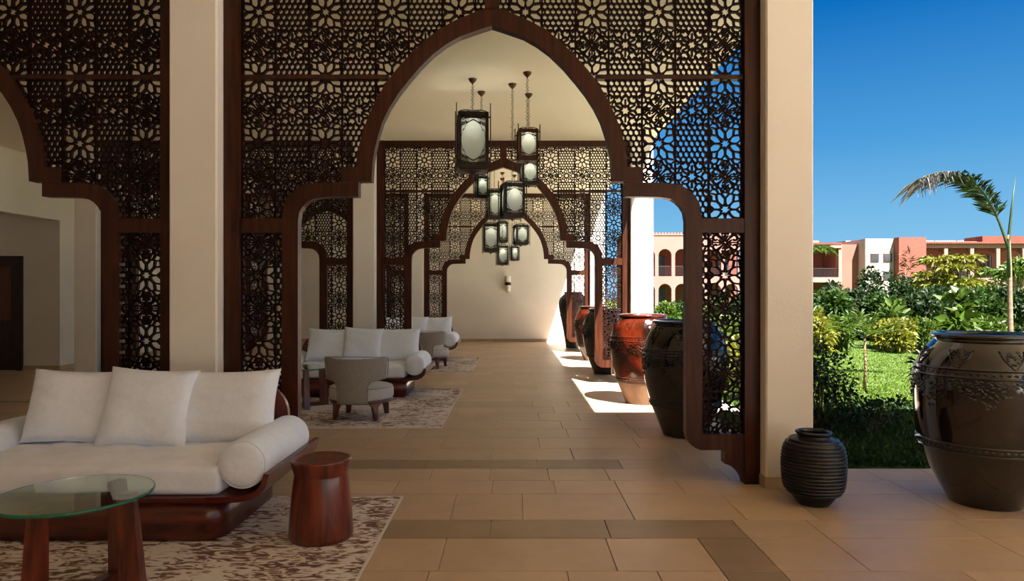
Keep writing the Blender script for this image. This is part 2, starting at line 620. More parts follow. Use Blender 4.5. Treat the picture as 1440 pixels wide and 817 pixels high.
def pillar(x0, x1, y0, side_label):
    t = thing('pillar', side_label, 'pillar', ((x0 + x1) / 2, y0 + 0.18, 0), 0, 'plastered pillars of the colonnade')
    w = (x1 - x0) / 2
    q = MB()
    # shaft with softened arrises
    e = 0.012
    poly = [(-w + e, -0.18), (w - e, -0.18), (w, -0.18 + e), (w, 0.18 - e), (w - e, 0.18), (-w + e, 0.18), (-w, 0.18 - e), (-w, -0.18 + e)]
    q.prism_z(poly, 0.0, CEIL)
    q.build('shaft', 'plaster', t)
    s = MB()
    k = 0.012
    s.box(-w - k, w + k, -0.18 - k, -0.18, 0, 0.085).box(-w - k, w + k, 0.18, 0.18 + k, 0, 0.085)
    s.box(-w - k, -w, -0.18, 0.18, 0, 0.085).box(w, w + k, -0.18, 0.18, 0, 0.085)
    s.build('skirting', 'skirt', t)
    return t


pillar(*PIL_R, PY[0], 'cream plaster pillar on the right, standing behind the small ribbed vase')
pillar(*PIL_L, PY[0], 'cream plaster pillar behind the nearest white sofa')
pillar(*PIL_R, PY[1], 'sunlit white pillar behind the amber jar')
pillar(*PIL_L, PY[1], 'cream plaster pillar behind the middle sofa')
pillar(*PIL_R, PY[2], 'far sunlit pillar beside the farthest carved screen')
pillar(*PIL_L, PY[2], 'far cream pillar behind the farthest sofa')
pillar(*PIL_LL, PY[1], 'grey-beige pillar at the far left beside the recess with the dark door')

# door in the recess
t = struct(thing('door_1', 'dark brown wooden door in the left recess', 'door', (-9.86, 12.9, 0)))
MB().box(-0.6, -0.5, -0.06, 0.0, 0, 2.16).build('jamb', 'door', t)
MB().box(0.5, 0.6, -0.06, 0.0, 0, 2.16).build('jamb', 'door', t)
MB().box(-0.5, 0.5, -0.06, 0.0, 2.05, 2.16).build('head', 'door', t)
lf = MB().box(-0.5, 0.5, -0.035, 0.0, 0.01, 2.05).build('leaf', 'door', t)
MB().box(0.14, 0.4, -0.05, -0.035, 0.95, 1.95).build('panel', 'door_panel', lf)
MB().box(-0.36, -0.1, -0.05, -0.035, 0.95, 1.95).build('panel', 'door_panel', lf)
MB().box(-0.36, 0.4, -0.05, -0.035, 0.15, 0.75).build('panel', 'door', lf)
del t['category']

# ------------------------------------------------------------------ carved screens
S = 5.2 / F


def sc(px):
    return [((x - 692) * S, H - (y - VY) * S) for x, y in px]


rib_in = sc([(692, 36), (705, 40), (736.7, 51), (756, 62), (773.5, 75), (793, 94), (810, 114), (824, 132), (836, 150.6), (846, 171), (852.4, 191), (857, 210), (860, 228), (861.6, 255)])
rib_out = sc([(692, 9), (712, 15), (747, 30), (768, 42), (786, 56), (808, 77), (826, 97), (842, 117.5), (856, 142), (866, 163), (874.5, 187), (879, 205), (882, 220), (883.7, 255)])
sh_in = sc([(880, 276), (904, 276.5), (925, 277), (936, 278), (945, 280), (952, 284), (958, 290), (963, 298), (965, 311)])
sh_out = sc([(880, 256), (904, 256.5), (928, 257), (943, 257.5), (956, 259.5), (968, 266), (977, 274), (984, 286), (988, 311)])
arch_zone = sc([(692, 9), (712, 15), (747, 30), (768, 42), (786, 56), (808, 77), (826, 97), (842, 117.5), (856, 142), (866, 163), (874.5, 187), (879, 205), (882, 220),
                (883, 235), (904, 235), (904, 256.5), (928, 257), (943, 257.5), (956, 259.5), (968, 266), (977, 274), (984, 286), (988, 311), (988, 760), (692, 760)])
CELL_U, CELL_Z = 0.2557, 0.2527
Z0 = 3.107


def in_poly(x, y, poly):
    r = False
    j = len(poly) - 1
    for i in range(len(poly)):
        xi, yi = poly[i]
        xj, yj = poly[j]
        if (yi > y) != (yj > y) and x < (xj - xi) * (y - yi) / (yj - yi) + xi:
            r = not r
        j = i
    return r


def P(r, a):
    return (r * math.cos(math.radians(a)), r * math.sin(math.radians(a)))


def poly_segs(pts, w, closed=True):
    n = len(pts)
    return [(pts[i], pts[(i + 1) % n], w) for i in range(n if closed else n - 1)]


def motif_star():
    sg = poly_segs([P(0.215 if k % 2 == 0 else 0.118, 22.5 * k) for k in range(16)], 0.05)
    for k in range(8):
        a = 45 * k
        sg.append((P(0.205, a), P(0.335, a), 0.055))
        ro = 0.49 if k % 2 == 0 else 0.52
        for s_ in (-1, 1):
            sg.append((P(0.335, a), P(ro, a + s_ * 14), 0.05))
            sg.append((P(ro, a + s_ * 14), P(0.51, a + s_ * 22.5), 0.05))
        if k % 2:
            c_ = P(0.70, a)
            sg.append((P(0.52, a + 15), (c_[0] * 0.98, c_[1] * 0.86), 0.045))
            sg.append((P(0.52, a - 15), (c_[0] * 0.86, c_[1] * 0.98), 0.045))

    return sg


def motif_rosette():
    sg = poly_segs([P(0.185 if k % 2 == 0 else 0.115, 30 * k) for k in range(12)], 0.055)
    cs = [(0.41, 0), (-0.41, 0), (0.22, 0.33), (-0.22, 0.33), (0.22, -0.33), (-0.22, -0.33)]
    for cx, cz in cs:
        pts = []
        a0 = math.degrees(math.atan2(cz, cx))
        for k in range(12):
            q = P(0.135 if k % 2 == 0 else 0.108, a0 + 30 * k)
            pts.append((cx + q[0], cz + q[1]))
        sg += poly_segs(pts, 0.05)
    for k in range(6):
        sg.append((P(0.18, 60 * k), P(0.29, 60 * k), 0.05))
        sg.append((P(0.18, 60 * k + 30), P(0.33, 60 * k + 30), 0.05))
    for sx in (-1, 1):
        for sz in (-1, 1):
            sg.append(((0.34 * sx, 0.3 * sz), (0.5 * sx, 0.22 * sz), 0.05))
            sg.append(((0.33 * sx, 0.4 * sz), (0.5 * sx, 0.5 * sz), 0.05))
            sg.append(((0.1 * sx, 0.4 * sz), (0, 0.5 * sz), 0.05))
            sg.append(((0.42 * sx, 0.13 * sz), (0.36 * sx, 0.26 * sz), 0.05))
    return sg


def motif_scroll():
    sg = poly_segs([P(0.075, 90 * k) for k in range(4)], 0.05)
    for sx in (-1, 1):
        for sz in (-1, 1):
            sg.append(((sx * 0.05, sz * 0.05), (sx * 0.27, sz * 0.27), 0.05))
            sg.append(((sx * 0.36, sz * 0.36), (sx * 0.5, sz * 0.5), 0.05))
            for sw in (0, 1):
                c1 = []
                for k in range(10):
                    a = 140 - 30 * k
                    q = P(0.105 - 0.006 * k, a)
                    p_ = (0.285 + q[0], 0.125 + q[1])
                    c1.append((sx * p_[sw], sz * p_[1 - sw]))
                sg += poly_segs(c1, 0.048, False)
                c2 = [(0.27, 0.27), (0.33, 0.245), (0.38, 0.27), (0.39, 0.32), (0.36, 0.36)]
                sg += poly_segs([(sx * p_[sw], sz * p_[1 - sw]) for p_ in c2], 0.048, False)
                for p0, p1 in (((0.39, 0.27), (0.5, 0.21)), ((0.39, 0.13), (0.5, 0.08)), ((0.18, 0.07), (0.09, 0.0)), ((0.19, 0.17), (0.13, 0.13))):
                    sg.append(((sx * p0[sw], sz * p0[1 - sw]), (sx * p1[sw], sz * p1[1 - sw]), 0.045))
    for a in range(0, 360, 90):
        c_ = P(0.43, a)
        sg += poly_segs([(c_[0] + P(0.06, q)[0], c_[1] + P(0.06, q)[1]) for q in range(0, 360, 60)], 0.045)
        sg.append((P(0.15, a), P(0.37, a), 0.04))
    return sg


def motif_fine():
    sg = []
    p = 0.1667
    h = p * math.sqrt(3) / 2 * 1.155
    r = p / math.sqrt(3)
    nrow = 3
    for j in range(-nrow - 1, nrow + 2):
        for i in range(-4, 5):
            cx = i * p + (p / 2 if j % 2 else 0)
            cz = j * h
            if abs(cx) > 0.52 or abs(cz) > 0.52:
                continue
            a0 = (cx, cz + r * 1.155)
            a1 = (cx + p / 2, cz + r * 0.577)
            a2 = (cx + p / 2, cz - r * 0.577)
            a3 = (cx, cz - r * 1.155)
            sg += [(a0, a1, 0.05), (a1, a2, 0.05), (a2, a3, 0.05)]
    return sg


MOT = {(1, 0): motif_star(), (1, 1): motif_scroll(), (0, 0): motif_fine(), (0, 1): motif_rosette()}
UI = (1047 - 692) * S          # inner face of the stile
ZM0, ZM1 = H - (327 - VY) * S, H - (307 - VY) * S
ZB0, ZB1 = H - (633 - VY) * S, H - (611 - VY) * S
UP = (988 - 692) * S
panels = {k: MB() for k in ('ul', 'ur', 'ml', 'mr', 'bl', 'br')}
PT = 0.03


def lat_seg(a, c, w, slot_of):
    mx, mz = (a[0] + c[0]) / 2, (a[1] + c[1]) / 2
    k = slot_of(mx, mz)
    if k is None:
        return
    dx, dz = c[0] - a[0], c[1] - a[1]
    ln = math.hypot(dx, dz)
    if ln < 1e-6:
        return
    dx, dz = dx / ln, dz / ln
    e = w * 0.4
    ax, az, cx, cz = a[0] - dx * e, a[1] - dz * e, c[0] + dx * e, c[1] + dz * e
    nx, nz = -dz * w / 2, dx * w / 2
    y0, y1 = 0.03, 0.03 + PT
    vs = [(ax + nx, y0, az + nz), (ax - nx, y0, az - nz), (cx - nx, y0, cz - nz), (cx + nx, y0, cz + nz),
          (ax + nx, y1, az + nz), (ax - nx, y1, az - nz), (cx - nx, y1, cz - nz), (cx + nx, y1, cz + nz)]
    panels[k].add(vs, [(0, 1, 2, 3), (7, 6, 5, 4), (0, 3, 7, 4), (2, 1, 5, 6)])


def slot(u, z):
    au = abs(u)
    if au > UI + 0.004 or z > CEIL - 0.09 or z < ZB1 - 0.01:
        return None
    if in_poly(au, z, arch_zone):
        return None
    side = 'l' if u < 0 else 'r'
    if z > Z0:
        if au < 0.02:
            return None
        return 'u' + side
    if z > ZM1 - 0.01:
        return 'm' + side
    if ZM0 + 0.01 > z and au > UP:
        return 'b' + side
    return None


for i in range(-7, 8):
    for j in range(-11, 4):
        kind = (abs(i) % 2, abs(j) % 2)
        cu, cz = i * CELL_U, Z0 + j * CELL_Z
        for a, c_, w in MOT[kind]:
            lat_seg((cu + a[0] * CELL_U, cz + a[1] * CELL_Z), (cu + c_[0] * CELL_U, cz + c_[1] * CELL_Z), w * CELL_U * 1.0, slot)
        for s_ in ((-0.5, 0.5) if i == -7 else (0.5,)):
            for q in range(6):
                lat_seg((cu + s_ * CELL_U, cz + (q / 6 - 0.5) * CELL_Z), (cu + s_ * CELL_U, cz + ((q + 1) / 6 - 0.5) * CELL_Z), 0.05 * CELL_U, slot)

FT = 0.09      # frame thickness


def mirror(pts):
    return [(-x, z) for x, z in pts]


def rect(x0, x1, y0, y1, t0=0.0, t1=FT):
    """photo-pixel rectangle of the right half -> (right, left) meshes"""
    (ax, az), (bx_, bz) = sc([(x0, y1)])[0], sc([(x1, y0)])[0]
    az = max(az, 0.0)
    return MB().box(ax, bx_, t0, t1, az, bz), MB().box(-bx_, -ax, t0, t1, az, bz)


def make_screen():
    t = thing('carved_screen', 'x', 'screen')
    names = {'ul': 'lattice_panel', 'ur': 'lattice_panel', 'ml': 'lattice_panel', 'mr': 'lattice_panel', 'bl': 'lattice_panel', 'br': 'lattice_panel'}
    for k, mb in panels.items():
        mb.build(names[k], 'lattice_wood', t)
    stile_t = CEIL
    for sgn in (1, -1):
        x0, x1 = (1047 - 692) * S, (1068.5 - 692) * S
        if sgn < 0:
            x0, x1 = -x1, -x0
        MB().box(x0, x1, -0.01, FT + 0.01, 0, stile_t).build('stile', 'screen_wood', t)
        g = (lambda q: q) if sgn > 0 else mirror
        MB().strip(g(rib_in), g(rib_out), 0.0, FT).build('arch_rib', 'screen_wood', t)
        MB().strip(g(sh_in), g(sh_out), 0.0, FT).build('shoulder_rib', 'screen_wood', t)
        MB().prism(g(sc([(879, 256), (904, 256), (904, 235), (879, 235)])), -0.004, FT + 0.004).build('shoulder_block', 'screen_wood', t)
        MB().prism(g(sc([(965, 311), (988, 311), (988, 633), (985, 633), (978, 630), (972, 625.5), (967, 618), (965, 608)])), 0.0, FT).build('inner_post', 'screen_wood', t)
        MB().prism(g(sc([(1019, 633), (1047, 633), (1047, 682), (1045, 674), (1041, 667), (1034, 660), (1027, 655), (1019, 652)])), 0.0, FT).build('foot_bracket', 'screen_wood', t)
        k = 0 if sgn > 0 else 1
        rect(988, 1047, 307, 327)[k].build('middle_rail', 'screen_wood', t)
        rect(988, 1047, 611, 633)[k].build('bottom_rail', 'screen_wood', t)
        rect(838, 1047, 104, 110, 0.012, FT - 0.012)[k].build('thin_rail', 'screen_wood', t)
    MB().box(-UI, UI, 0.0, FT, CEIL - 0.1, CEIL).build('top_rail', 'screen_wood', t)
    MB().box(-10 * S, 10 * S, 0.0, FT, H - (14 - VY) * S, CEIL - 0.1).build('centre_post', 'screen_wood', t)
    return t


XC = (PIL_L[1] + PIL_R[0]) / 2
XCL = (PIL_LL[1] + PIL_L[0]) / 2
scr = make_screen()
screens = [
    (XC, SY[0], 'nearest large carved wooden screen with pointed arch opening, sky behind its right side'),
    (XCL, SY[0], 'carved wooden screen cut off by the left edge of the photo'),
    (XC, SY[1], 'middle carved arch screen straight behind the big hanging lanterns'),
    (XCL, SY[1], 'carved screen left of the middle sofa, seen through the nearest arch'),
    (XC, SY[2], 'farthest carved arch screen in front of the plain end wall'),
    (XCL, SY[2], 'farthest left carved screen, glimpsed through the lattice behind the middle row'),
]
for i, (x, y, lab) in enumerate(screens):
    o = scr if i == 0 else copy_tree(scr)
    o.location = (x, y, 0)
    o['label'] = lab
    o['group'] = 'carved wooden arch screens between the pillars'


# ------------------------------------------------------------------ garden ground
b = MB()
b.box(4.0, 160, 5.66, 160, -0.3, -0.02)
b.box(2.36, 4.0, 5.66, 8.3, -0.3, -0.02)
b.box(2.85, 4.0, 8.3, 11.0, -0.3, -0.02)
b.box(2.36, 4.0, BACK + 0.3, 160, -0.3, -0.02)
b.box(-60, 2.36, BACK + 0.3, 160, -0.3, -0.02)
g = struct(b.build('lawn', 'lawn'))
g['label'] = 'green lawn of the garden'
g = struct(MB().box(2.36, 2.85, 8.3, 11.0, -0.2, -0.008).box(2.36, 4.0, 11.0, BACK + 0.3, -0.2, -0.008).build('apron', 'paving'))  # hidden far part made wider to bounce sun onto the ceiling
g['label'] = 'pale stone apron outside the colonnade'
g = struct(MB().box(-60, 60, -60, -16, -0.3, -0.02).box(8, 60, -16, 5.66, -0.3, -0.02).build('bounce_ground', 'paving'))  # unseen pale ground added as a sun reflector for the interior
g['label'] = 'pale ground out of view, added to bounce sunlight'


# ------------------------------------------------------------------ furniture
def subd_pillow(w, h, th, seed, n=22):
    q = MB()
    vs, fs = [], []
    for side in (1, -1):
        o = len(vs)
        for j in range(n + 1):
            for i in range(n + 1):
                u, v = 2 * i / n - 1, 2 * j / n - 1
                pu = u * (1 - 0.07 * (1 - v * v) * abs(u) ** 3)
                pv = v * (1 - 0.07 * (1 - u * u) * abs(v) ** 3)
                f = max(0.0, (1 - u ** 4) * (1 - v ** 4)) ** 0.42
                nz = mnoise.noise(Vector((u * 1.6 + seed * 3.1, v * 1.6, side * 2.0))) * 0.16 + mnoise.noise(Vector((u * 2.5 + v * 3 + seed, v * 6 - u * 4, side * 5.0))) * 0.12 * max(abs(u), abs(v))
                edge_pull = mnoise.noise(Vector((u * 9, v * 9, seed))) * 0.05 * (1 - f)
                vs.append((pu * w / 2, side * (th / 2) * f * (1 + nz + edge_pull), pv * h / 2))
        for j in range(n):
            for i in range(n):
                a = o + j * (n + 1) + i
                fs.append((a, a + 1, a + n + 2, a + n + 1) if side < 0 else (a, a + n + 1, a + n + 2, a + 1))
    q.add(vs, fs, True)
    # piping round the seam
    pts = []
    for k in range(4 * n):
        s_, i = divmod(k, n)
        a = 2 * i / n - 1
        u, v = [(a, -1), (1, a), (-a, 1), (-1, -a)][s_]
        pts.append((u * (1 - 0.07 * (1 - v * v)) * w / 2, 0, v * (1 - 0.07 * (1 - u * u)) * h / 2))
    pts.append(pts[0])
    q.tube(pts, 0.004, 5)
    return q


def stadium(hw, hh, r, n=8, cz=0.0):
    pts = []
    for cx, cy, a0 in ((hw - r, hh - r, 0), (-hw + r, hh - r, 90), (-hw + r, -hh + r, 180), (hw - r, -hh + r, 270)):
        for k in range(n + 1):
            a = math.radians(a0 + 90 * k / n)
            pts.append((cx + r * math.cos(a), cz + cy + r * math.sin(a)))
    return pts


def make_sofa():
    """origin: centre of the front edge on the floor; x right, y to the back"""
    t = thing('sofa', 'x', 'sofa')
    D = 0.95
    q = MB()
    base = [(x, y + D / 2) for x, y in stadium(0.80, D / 2, 0.13, 8)]
    q.prism_z(base, 0.012, 0.232, True)
    q.build('base', 'red_wood', t)
    MB().prism_z([(x, y + D / 2 - 0.02) for x, y in stadium(0.9, D / 2, 0.05, 5)], 0.232, 0.262).build('deck', 'red_wood', t)
    prof = [(0.72, 0.236), (0.9, 0.238), (0.97, 0.25), (1.03, 0.278), (1.065, 0.32), (1.08, 0.37), (1.085, 0.40)]
    inn = [(0.72, 0.268), (0.89, 0.27), (0.955, 0.281), (1.008, 0.304), (1.037, 0.338), (1.05, 0.377), (1.053, 0.402)]
    for s_ in (1, -1):
        g = (lambda z: z) if s_ > 0 else mirror
        MB().strip(g(prof), g(inn), -0.03, D + 0.03).build('arm_wing', 'red_wood', t)
    # seat mattress
    q = MB()
    nx, ny = 90, 40
    vs, fs = [], []
    x0, x1, y0, y1, z0, z1 = -0.79, 0.79, 0.0, 0.80, 0.264, 0.45
    q.bevel_box(x0, x1, y0, y1, z0, z1 - 0.012, 0.045, 4)
    q2 = MB()
    for j in range(ny + 1):
        for i in range(nx + 1):
            u, v = i / nx, j / ny
            x, y = x0 + 0.018 + (x1 - x0 - 0.036) * u, y0 + 0.018 + (y1 - y0 - 0.036) * v
            e = min(1, min(u, 1 - u) * 14) * min(1, min(v, 1 - v) * 7)
            e = math.sin(e * PI / 2)
            wr = mnoise.noise(Vector((x * 5 + y * 4.5, y * 1.3 - x * 0.8, 3.0))) * 0.022
            wr += mnoise.noise(Vector((x * 14 + y * 11, y * 3, 9.0))) * 0.008
            vs.append((x, y, z1 - 0.03 + e * (0.036 + wr)))
    for j in range(ny):
        for i in range(nx):
            a = j * (nx + 1) + i
            fs.append((a, a + 1, a + nx + 2, a + nx + 1))
    q.add(vs, fs, True)
    q.build('seat_cushion', 'white_fabric_seat', t)
    # bolsters
    for s_ in (1, -1):
        q = MB()
        R = 0.143
        pr = [(0.0, -0.012), (0.06, -0.010), (0.11, -0.004), (0.13, 0.006), (0.139, 0.022), (R, 0.05), (R + 0.002, 0.4), (R, 0.82), (0.139, 0.848), (0.13, 0.864), (0.09, 0.874), (0.0, 0.88)]
        q.lathe(pr, 36, cap=False)
        q.xf(Matrix.Translation((s_ * 0.915, 0.0, 0.445)) @ Matrix.Rotation(-PI / 2, 4, 'X'))
        bo = q.build('bolster', 'white_fabric', t)
        MB().ring((s_ * 0.915, 0.012, 0.445), 0.136, 0.0035, 'y', 36, 5).build('piping', 'white_fabric', bo)
    # back board: a long oval plank, slightly leaning
    q = MB()
    pts = [(x, z) for x, z in stadium(0.905, 0.235, 0.225, 10)]
    q.prism(pts, -0.022, 0.022)
    q.xf(Matrix.Translation((0, D - 0.08, 0.57)) @ Matrix.Rotation(-0.12, 4, 'X'))
    q.build('backrest', 'red_wood', t)
    for s_ in (-0.5, 0.5):
        MB().box(s_ - 0.05, s_ + 0.05, D - 0.13, D - 0.03, 0.262, 0.42).build('backrest_bracket', 'red_wood', t)
    return t


sofa = make_sofa()
pil_mesh = [subd_pillow(0.63, 0.49, 0.2, 1).mesh('pillow', 'white_fabric'), subd_pillow(0.58, 0.52, 0.2, 2).mesh('pillow', 'white_fabric'),
            subd_pillow(0.68, 0.49, 0.2, 3).mesh('pillow', 'white_fabric')]
SOFAS = [(-2.49, 3.95, 'nearest white cushioned sofa with red wooden base, in the left foreground', 'nearest sofa'),
         (-2.29, 9.45, 'middle white cushioned sofa behind the round-seated armchair', 'middle sofa'),
         (-2.27, 14.55, 'farthest white cushioned sofa, mostly hidden behind the far armchair', 'farthest sofa')]
for i, (x, y, lab, nm) in enumerate(SOFAS):
    o = sofa if i == 0 else copy_tree(sofa)
    o.location = (x, y, 0.012)
    o['label'] = lab
    o['group'] = 'white sofas along the left of the walkway'
    for k, (dx, dy, lean, tw, rx, word) in enumerate(((-0.44, 0.63, -0.30, 0.05, 0.03, 'left'), (0.08, 0.555, -0.34, 0.02, 0.05, 'middle'), (0.575, 0.63, -0.30, -0.05, -0.03, 'right'))):
        p_ = link('pillow', pil_mesh[k], None, (x + dx, y + dy, 0.695 + 0.006 * (k == 1)))
        p_.rotation_euler = (lean, rx, tw)
        where = {'left': 'leftmost white square pillow on the ' + nm, 'middle': 'white square pillow in the middle of the ' + nm,
                 'right': 'rightmost white square pillow on the ' + nm}[word]
        tag(p_, where, 'pillow', 'white pillows leaning on the sofa backs')


# rugs
def make_rug(x0, x1, y0, y1, lab):
    t = thing('rug', lab, 'rug', ((x0 + x1) / 2, (y0 + y1) / 2, 0), 0, 'brown and cream patterned rugs')
    w, h = (x1 - x0) / 2, (y1 - y0) / 2
    MB().box(-w + 0.012, w - 0.012, -h + 0.012, h - 0.012, 0, 0.012).build('pile', 'rug', t)
    q = MB()
    q.box(-w, w, -h, -h + 0.012, 0, 0.010).box(-w, w, h - 0.012, h, 0, 0.010).box(-w, -w + 0.012, -h + 0.012, h - 0.012, 0, 0.010).box(w - 0.012, w, -h + 0.012, h - 0.012, 0, 0.010)
    q.build('binding', 'rug_edge', t)


make_rug(-4.4, -0.785, 1.75, 4.86, 'brown and cream mottled rug under the nearest sofa and drum stool')
make_rug(-4.3, -0.77, 7.33, 10.39, 'brown and cream mottled rug under the middle sofa and armchair')
make_rug(-4.2, -0.75, 12.65, 15.5, 'brown and cream mottled rug farthest away, under the far armchair')


# coffee tables
def make_table():
    t = thing('coffee_table', 'x', 'table')
    R = 0.335
    q = MB()
    q.lathe([(0.0, 0.487), (R - 0.006, 0.487), (R - 0.006, 0.502), (0.0, 0.502)], 64, cap=False, smooth=False)
    top = q.build('glass_top', 'glass', t)
    q = MB()
    q.lathe([(R - 0.005, 0.4865), (R - 0.001, 0.489), (R, 0.4945), (R - 0.001, 0.5), (R - 0.005, 0.5025)], 64, cap=False)
    q.build('glass_rim', 'glass_edge', top)
    for a in (math.radians(74), math.radians(-93), math.radians(4)):
        q = MB()
        # tapering plank leg set edge-on to the centre
        o = len(q.v)
        rb, rt_ = 0.265, 0.235
        vs = []
        for z, rc, hw, ht in ((0.0, rb, 0.052, 0.032), (0.486, rt_, 0.036, 0.024)):
            vs += [(rc - hw, -ht, z), (rc + hw, -ht, z), (rc + hw, ht, z), (rc - hw, ht, z)]
        q.add(vs, [(3, 2, 1, 0), (4, 5, 6, 7), (0, 1, 5, 4), (1, 2, 6, 5), (2, 3, 7, 6), (3, 0, 4, 7)])
        q.xf(Matrix.Rotation(a, 4, 'Z'))
        q.build('leg', 'red_wood_up', t)
        q = MB().box(0.0, 0.24, -0.03, 0.03, 0.0, 0.045)
        q.xf(Matrix.Rotation(a, 4, 'Z'))
        q.build('foot_rail', 'red_wood', t)
    return t


tb = make_table()
tb.location = (-2.06, 3.21, 0.012)
tag(tb, 'round glass-topped coffee table with wooden plank legs in the bottom left corner', 'table', 'glass coffee tables')
tb2 = copy_tree(tb)
tb2.location = (-2.68, 8.72, 0.012)
tb2.rotation_euler = (0, 0, 0.5)
tb2['label'] = 'round glass-topped coffee table beside the middle armchair, partly hidden by the screen post'

# drum stool
t = thing('drum_stool', 'turned red-brown wooden drum stool with dished top on the nearest rug', 'stool', (-1.14, 4.05, 0.012))
q = MB()
q.lathe([(0.178, 0.0), (0.184, 0.006), (0.186, 0.03), (0.181, 0.12), (0.172, 0.22), (0.163, 0.31), (0.155, 0.372), (0.154, 0.378), (0.160, 0.39), (0.168, 0.42), (0.174, 0.456), (0.174, 0.462),
         (0.171, 0.466), (0.150, 0.464), (0.146, 0.460)], 56, cap=True)
q.build('body', 'red_wood_up', t)
MB().lathe([(0.148, 0.4605), (0.128, 0.457), (0.0, 0.4555)], 48, cap=False).build('dish', 'dish', t)


# armchairs, seen from behind
def make_armchair():
    t = thing('armchair', 'x', 'chair')
    q = MB()
    q.lathe([(0.0, 0.222), (0.34, 0.222), (0.362, 0.23), (0.37, 0.25), (0.372, 0.3), (0.37, 0.34), (0.358, 0.364), (0.33, 0.376), (0.2, 0.385), (0.0, 0.388)], 48, cap=False)
    st = q.build('seat', 'light_fabric', t)
    MB().ring((0, 0, 0.362), 0.36, 0.004, 'z', 48, 5).build('piping', 'piping', st)
    q = MB()
    q.lathe([(0.27, 0.19), (0.355, 0.19), (0.36, 0.195), (0.36, 0.222), (0.27, 0.222), (0.27, 0.19)], 48, cap=False)
    q.build('seat_ring', 'red_wood', t)
    for a in (45, 135, 225, 315):
        a = math.radians(a)
        d = Vector((math.cos(a), math.sin(a), 0))
        sd = Vector((-math.sin(a), math.cos(a), 0))
        q = MB()
        # bracket that spreads under the ring, then a tapered splayed leg
        secs = [(0.30, 0.205, 0.10, 0.03), (0.31, 0.18, 0.062, 0.03), (0.315, 0.15, 0.036, 0.027), (0.325, 0.08, 0.026, 0.024), (0.335, 0.0, 0.02, 0.019)]
        vs, fs = [], []
        for r, z, ht, hr in secs:
            for s1, s2 in ((-1, -1), (1, -1), (1, 1), (-1, 1)):
                vs.append(d * (r + s2 * hr) + sd * (s1 * ht) + Vector((0, 0, z)))
        for i in range(len(secs) - 1):
            for k in range(4):
                fs.append((i * 4 + k, i * 4 + (k + 1) % 4, i * 4 + 4 + (k + 1) % 4, i * 4 + 4 + k))
        fs += [(0, 1, 2, 3), (len(vs) - 4, len(vs) - 3, len(vs) - 2, len(vs) - 1)]
        q.add(vs, fs)
        q.build('leg', 'red_wood_up', t)
    # T-shaped wrap-round back, at -y
    zs = [0.20, 0.24, 0.32, 0.40, 0.44, 0.455, 0.462, 0.47, 0.48, 0.50, 0.56, 0.63, 0.68, 0.705, 0.715]

    def half(z):
        if z < 0.40:
            return 27
        if z < 0.462:
            k = (z - 0.40) / 0.062
            return 27 + 10 * k * k
        k = min(1, (z - 0.462) / 0.03)
        base_ = 48 + 15 * math.sin(k * PI / 2)
        if z > 0.69:
            base_ -= 4 * ((z - 0.69) / 0.025) ** 2
        return base_

    n = 26
    q = MB()
    vs, fs = [], []
    for r_off in (0.0, 0.05):
        for z in zs:
            R = 0.335 + 0.035 * max(0, (z - 0.3)) / 0.4 + r_off
            th = half(z)
            for i in range(n + 1):
                u = 2 * i / n - 1
                a = math.radians(-90 + u * th)
                lift = 0.012 * (1 - u * u) if z > 0.6 else 0
                rr = R - (0.02 if abs(u) == 1 and r_off else 0) + (0.0)
                vs.append((rr * math.cos(a), rr * math.sin(a), z - lift))
    W = n + 1
    nzs = len(zs)
    for j in range(nzs - 1):
        for i in range(n):
            a = j * W + i
            fs.append((a, a + W, a + W + 1, a + 1))
            o = nzs * W + a
            fs.append((o, o + 1, o + W + 1, o + W))
        for i in (0, n):
            a = j * W + i
            o = nzs * W + a
            fs.append((a, o, o + W, a + W))
    for j in (0, nzs - 1):
        for i in range(n):
            a = j * W + i
            o = nzs * W + a
            fs.append((a, a + 1, o + 1, o))
    q.add(vs, fs, True)
    bk = q.build('backrest', 'grey_fabric', t)
    # seam piping along the outline of the back
    R = 0.335 + 0.05
    pts = []
    for sgn in (-1, 1):
        seq = zs if sgn < 0 else list(reversed(zs))
        for z in seq:
            Rz = R + 0.035 * max(0, (z - 0.3)) / 0.4
            a = math.radians(-90 + sgn * half(z))
            pts.append((Rz * math.cos(a), Rz * math.sin(a), z))
    MB().tube(pts, 0.005, 5).build('piping', 'piping', bk)
    return t


ch = make_armchair()
ch.location = (-1.78, 8.0, 0.012)
ch.rotation_euler = (0, 0, -0.08)
tag(ch, 'low grey armchair with round seat, back turned, in front of the middle sofa', 'chair', 'grey round-seated armchairs')
ch2 = copy_tree(ch)
ch2.location = (-1.63, 13.35, 0.012)
ch2.rotation_euler = (0, 0, -0.22)
ch2['label'] = 'grey round-seated armchair farther away, in front of the farthest sofa'


# ------------------------------------------------------------------ lanterns
FILL_W = 0.45  # strength of the fill light added in each lantern


